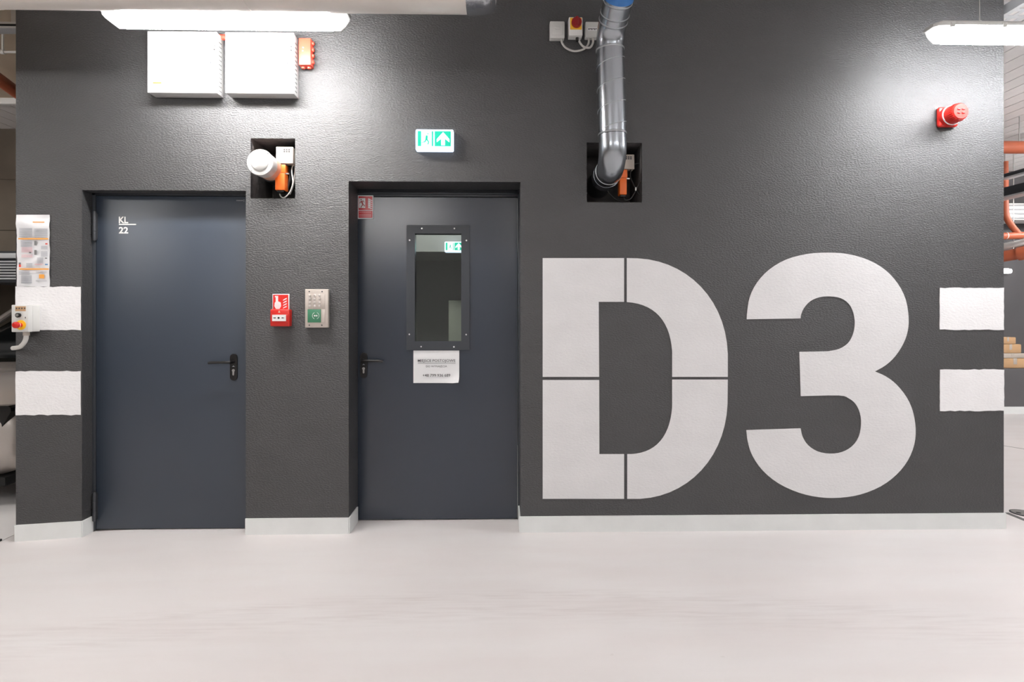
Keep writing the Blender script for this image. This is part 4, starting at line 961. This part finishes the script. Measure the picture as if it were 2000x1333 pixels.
# ------------------------------------------------------------------ right background
# perforated tray along the passage
tz = 3.25; tx0 = (CAMP+ray(1960, 32)*((tz-ZC)/ray(1960, 32).z)).x; tw = 0.26
tr = thing('cable_tray', 'white perforated cable tray under the ceiling past the right wall end', 'cable tray', (tx0+tw/2, 2.0, tz))
b = B(); n = 70; y0_, y1_ = -1.2, YF-0.05; st = (y1_-y0_)/n
for i in range(n+1): b.box(tx0, tx0+tw, y0_+st*i-st*0.22, y0_+st*i+st*0.22, tz, tz+0.002)
for k in range(5): b.box(tx0+tw*k/4-0.016, tx0+tw*k/4+0.016, y0_, y1_, tz-0.0002, tz+0.0018)
b.obj('perforated_bottom', 'tray', tr, smooth=0)
for xx in (tx0-0.016, tx0+tw+0.014): B().box(xx-0.001, xx+0.002, y0_, y1_, tz, tz+0.06).obj('side_flange', 'tray', tr)
for yy in (0.6, 2.4, 4.0): B().tube([(tx0+tw/2, yy, tz), (tx0+tw/2, yy, ZCEIL+0.003)], 0.005, 8).obj('hanger_rod', 'steel', tr)
def atY(px, py, y): return W(px, py, y)
# orange horizontal pipe high up
p1 = W(1980, 288, 2.3); r_ = abs(W(1980, 276, 2.3).z-W(1980, 300, 2.3).z)/2
t = thing('drain_pipe', 'thick orange drain pipe running level high up past the right wall end', 'pipe', (p1.x, 2.3, p1.z))
B().tube([(XR+0.05, 2.3, p1.z), (10.5, 2.3, p1.z)], r_, 20).obj('pipe', 'orange_pipe', t); B().tube([(p1.x+1.0, 2.3, p1.z), (p1.x+1.1, 2.3, p1.z)], r_*1.12, 20).obj('socket', 'orange_pipe', t)
for xx in (p1.x+0.06, p1.x+2.2): B().tube([(xx, 2.3, p1.z+r_*0.5), (xx, 2.3, ZCEIL+0.003)], 0.005, 8).obj('hanger_rod', 'steel', t)
# grey duct along the passage
def yduct(name, label, cat, px, pyb, y_at, w, h, y0, y1, m):
    c_ = W(px, pyb, y_at); t = thing(name, label, cat, (c_.x+w/2, (y0+y1)/2, c_.z))
    B().box(c_.x, c_.x+w, y0, y1, c_.z+0.012, c_.z+h, 0.004).obj('channel', m, t); B().box(c_.x-0.004, c_.x+w+0.004, y0, y1, c_.z, c_.z+0.016, 0.002).obj('lower_lip', 'tray', t)
    for yy in (y0+0.3, (y0+y1)/2, y1-0.2): B().tube([(c_.x+w/2, yy, c_.z+h-0.01), (c_.x+w/2, yy, ZCEIL+0.003)], 0.005, 8).obj('hanger_rod', 'steel', t)
    return t
yduct('cable_trunking', 'dark grey trunking with pale lower edge past the right wall end', 'trunking', 1962, 386, 2.7, 0.16, 0.115, 1.7, 4.4, 'darksteel')
yduct('cable_trunking', 'narrow dark trunking close under the boards past the right wall end', 'trunking', 1962, 349, 3.2, 0.10, 0.06, 2.6, 4.4, 'darksteel')
# vertical orange stack with elbow and branch
yv = 3.3
def wp_(px, py, y=yv): return W(px, py, y)
t = thing('waste_pipe', 'orange waste pipe dropping with a bend beside the right wall end', 'pipe', wp_(1990, 470))
rr_ = abs(wp_(1964, 300).x-wp_(1973, 300).x)/2*1.2
top = wp_(1962.5, 316)
B().tube(curve3([top, wp_(1963, 360), wp_(1963.5, 405), wp_(1966, 424), wp_(1975, 440), wp_(1988, 456), wp_(1992, 461)], 6), rr_, 16).obj('bend', 'orange_pipe', t, smooth=60)
B().tube([wp_(1950, 462), wp_(1997, 460)], rr_*1.25, 16).obj('branch', 'orange_pipe', t); B().tube([wp_(1996, 460), wp_(2040, 452)], rr_*1.05, 16).obj('branch', 'orange_pipe', t)
for q in (1964, 1996): B().tube([wp_(q-0.7, 461), wp_(q+0.7, 461)], rr_*1.32, 16).obj('seal_ring', 'white_plastic', t)
B().tube([top, Vector((top.x, top.y, ZCEIL+0.003))], 0.006, 8).obj('hanger_rod', 'steel', t)
# white ribbed duct level along x
yq = 4.0; za_, zb2 = W(1985, 397, yq).z, W(1985, 430, yq).z
t = thing('ribbed_duct', 'white ribbed duct running level before the far grey wall', 'duct', (8.0, yq, zb2))
B().box(XR+0.05, 10.6, yq, yq+0.3, zb2, za_, 0.01).obj('casing', 'white_plastic', t)
for i in range(4): 
    z = zb2+(za_-zb2)*(0.12+0.25*i); B().tube([(XR+0.05, yq-0.004, z), (10.6, yq-0.004, z)], 0.013, 8).obj('rib', 'tray', t)
for xx in (XR+0.6, 6.9, 9.0): B().tube([(xx, yq+0.15, za_-0.01), (xx, yq+0.15, ZCEIL+0.003)], 0.006, 8).obj('hanger_rod', 'steel', t)
# lower orange pipe with white conduit above it
ym = 3.7; p1, p2 = W(1955, 502, ym), W(2010, 492, ym-0.25); dd = (p2-p1).normalized()
t = thing('drain_pipe', 'lowest orange drain pipe above the far wall bright spot at right', 'pipe', p1)
rl = 0.072
B().tube([p1-dd*0.3, p2+dd*2.2], rl, 18).obj('pipe', 'orange_pipe', t)
q = W(1997, 495, ym-0.2); B().tube([q-dd*0.04, q+dd*0.06], rl*1.2, 18).obj('socket', 'orange_pipe', t)
B().tube([p1+dd*0.13, Vector((p1.x+dd.x*0.13, p1.y+dd.y*0.13, ZCEIL+0.003))], 0.005, 8).obj('hanger_rod', 'steel', t)
up_ = Vector((0, 0.05, 0.125)); tag(B().tube([p1-dd*0.3+up_, p2+dd*2.2+up_], 0.045, 14).obj('white_pipe', 'white_plastic', origin=p1+up_), 'white pipe resting just above the lowest orange drain pipe', 'pipe')
# lamp added where the far wall shows a bright spot
p = W(1964, 530, YF-0.02); t = thing('bright_spot_lamp', 'small lit lamp added for the bright spot on the far grey wall', 'lamp', (p.x, YF, p.z-0.05))
B().box(p.x-0.09, p.x+0.05, YF-0.03, YF, p.z-0.04, p.z+0.045, 0.01).obj('base', 'white_plastic', t); B().box(p.x-0.085, p.x+0.045, YF-0.09, YF-0.028, p.z-0.035, p.z+0.03, 0.022, 3).obj('diffuser', 'bulkhead', t)
# plinth with stacked tan boxes
yk = YF-0.45; zt_ = W(1975, 720, yk).z
xk = W(1953, 700, yk).x
B().box(XR+0.01, xk+1.2, yk-0.02, YF-0.01, 0.0, zt_, 0.004).obj('trim_4', 'farwall', kind='structure')
skirting('baseboard_plinth', [(XR+0.02, yk-0.02), (xk+1.2, yk-0.02)])
zz = zt_
for k, (hpx, wpx, lab, m) in enumerate(((20, 62, 'lowest and widest tan carton of the stack by the far wall', 'tan'), (10, 52, 'second pale carton from the bottom of the stack by the far wall', 'tan_light'), (18, 44, 'third tan carton from the bottom of the stack by the far wall', 'tan'), (14, 33, 'topmost narrow tan carton of the stack by the far wall', 'tan'))):
    hgt = hpx*(yk-CY)/F_PX; wid = wpx*(yk-CY)/F_PX
    t = thing('carton', lab, 'carton', (xk+wid/2, yk+0.15, zz), 'tan cartons stacked by the far wall')
    B().box(xk, xk+wid, yk, yk+0.36, zz+0.001, zz+hgt, 0.012, 3).obj('box', m, t); B().box(xk+wid*0.44, xk+wid*0.56, yk-0.001, yk+0.361, zz+hgt*0.4, zz+hgt+0.001, 0.001).obj('tape', 'tan_light', t)
    zz += hgt
# floor joint, drain channel and hatch
def strip(name, label, cat, pts, wdt, z, m):
    b = B(); pts = [Vector((p.x, p.y, z)) for p in pts]; L_, R_ = [], []
    for i, p in enumerate(pts):
        d = (pts[min(i+1, len(pts)-1)]-pts[max(i-1, 0)]).normalized(); n = Vector((-d.y, d.x, 0))*wdt/2
        L_.append(p+n); R_.append(p-n)
    for i in range(len(pts)-1):
        A = [L_[i], L_[i+1], R_[i+1], R_[i]]
        b.loft([[q-Vector((0, 0, 0.003)) for q in A], A])
    o = b.obj(name, m, floor, smooth=0); o['label'] = label; return o
g1, g2 = G(1962, 871.5), G(2000, 877.5); d = g2-g1
strip('floor_joint', 'thin dark joint line in the floor past the right wall end', 'floor joint', [g1-d*1.2, g1, g2, g2+d*6], 0.012, 0.0008, 'joint')
g1, g2 = G(1965, 1002), G(2000, 1016); d = g2-g1
strip('drain_channel', 'dark drain channel in the floor past the right wall end', 'drain', [g1, g2, g2+d*8], 0.035, 0.0012, 'joint')
hc = G(2000, 1003.5); t = thing('floor_hatch', 'round grey drain cover in the floor past the right wall end', 'drain cover', (hc.x, hc.y, 0))
rh = (G(2000, 1003.5)-G(1978, 1003.5)).length
B().tube([(hc.x, hc.y, -0.002), (hc.x, hc.y, 0.003)], rh, 36).obj('rim', 'darksteel', t); B().tube([(hc.x, hc.y, 0.0), (hc.x, hc.y, 0.005)], rh*0.88, 36).obj('cover', 'hatch', t)
for k in range(2): B().tube([(hc.x-rh*0.5+rh*k, hc.y, 0.003), (hc.x-rh*0.5+rh*k, hc.y, 0.006)], 0.014, 10).obj('lifting_hole', 'matblack', t)
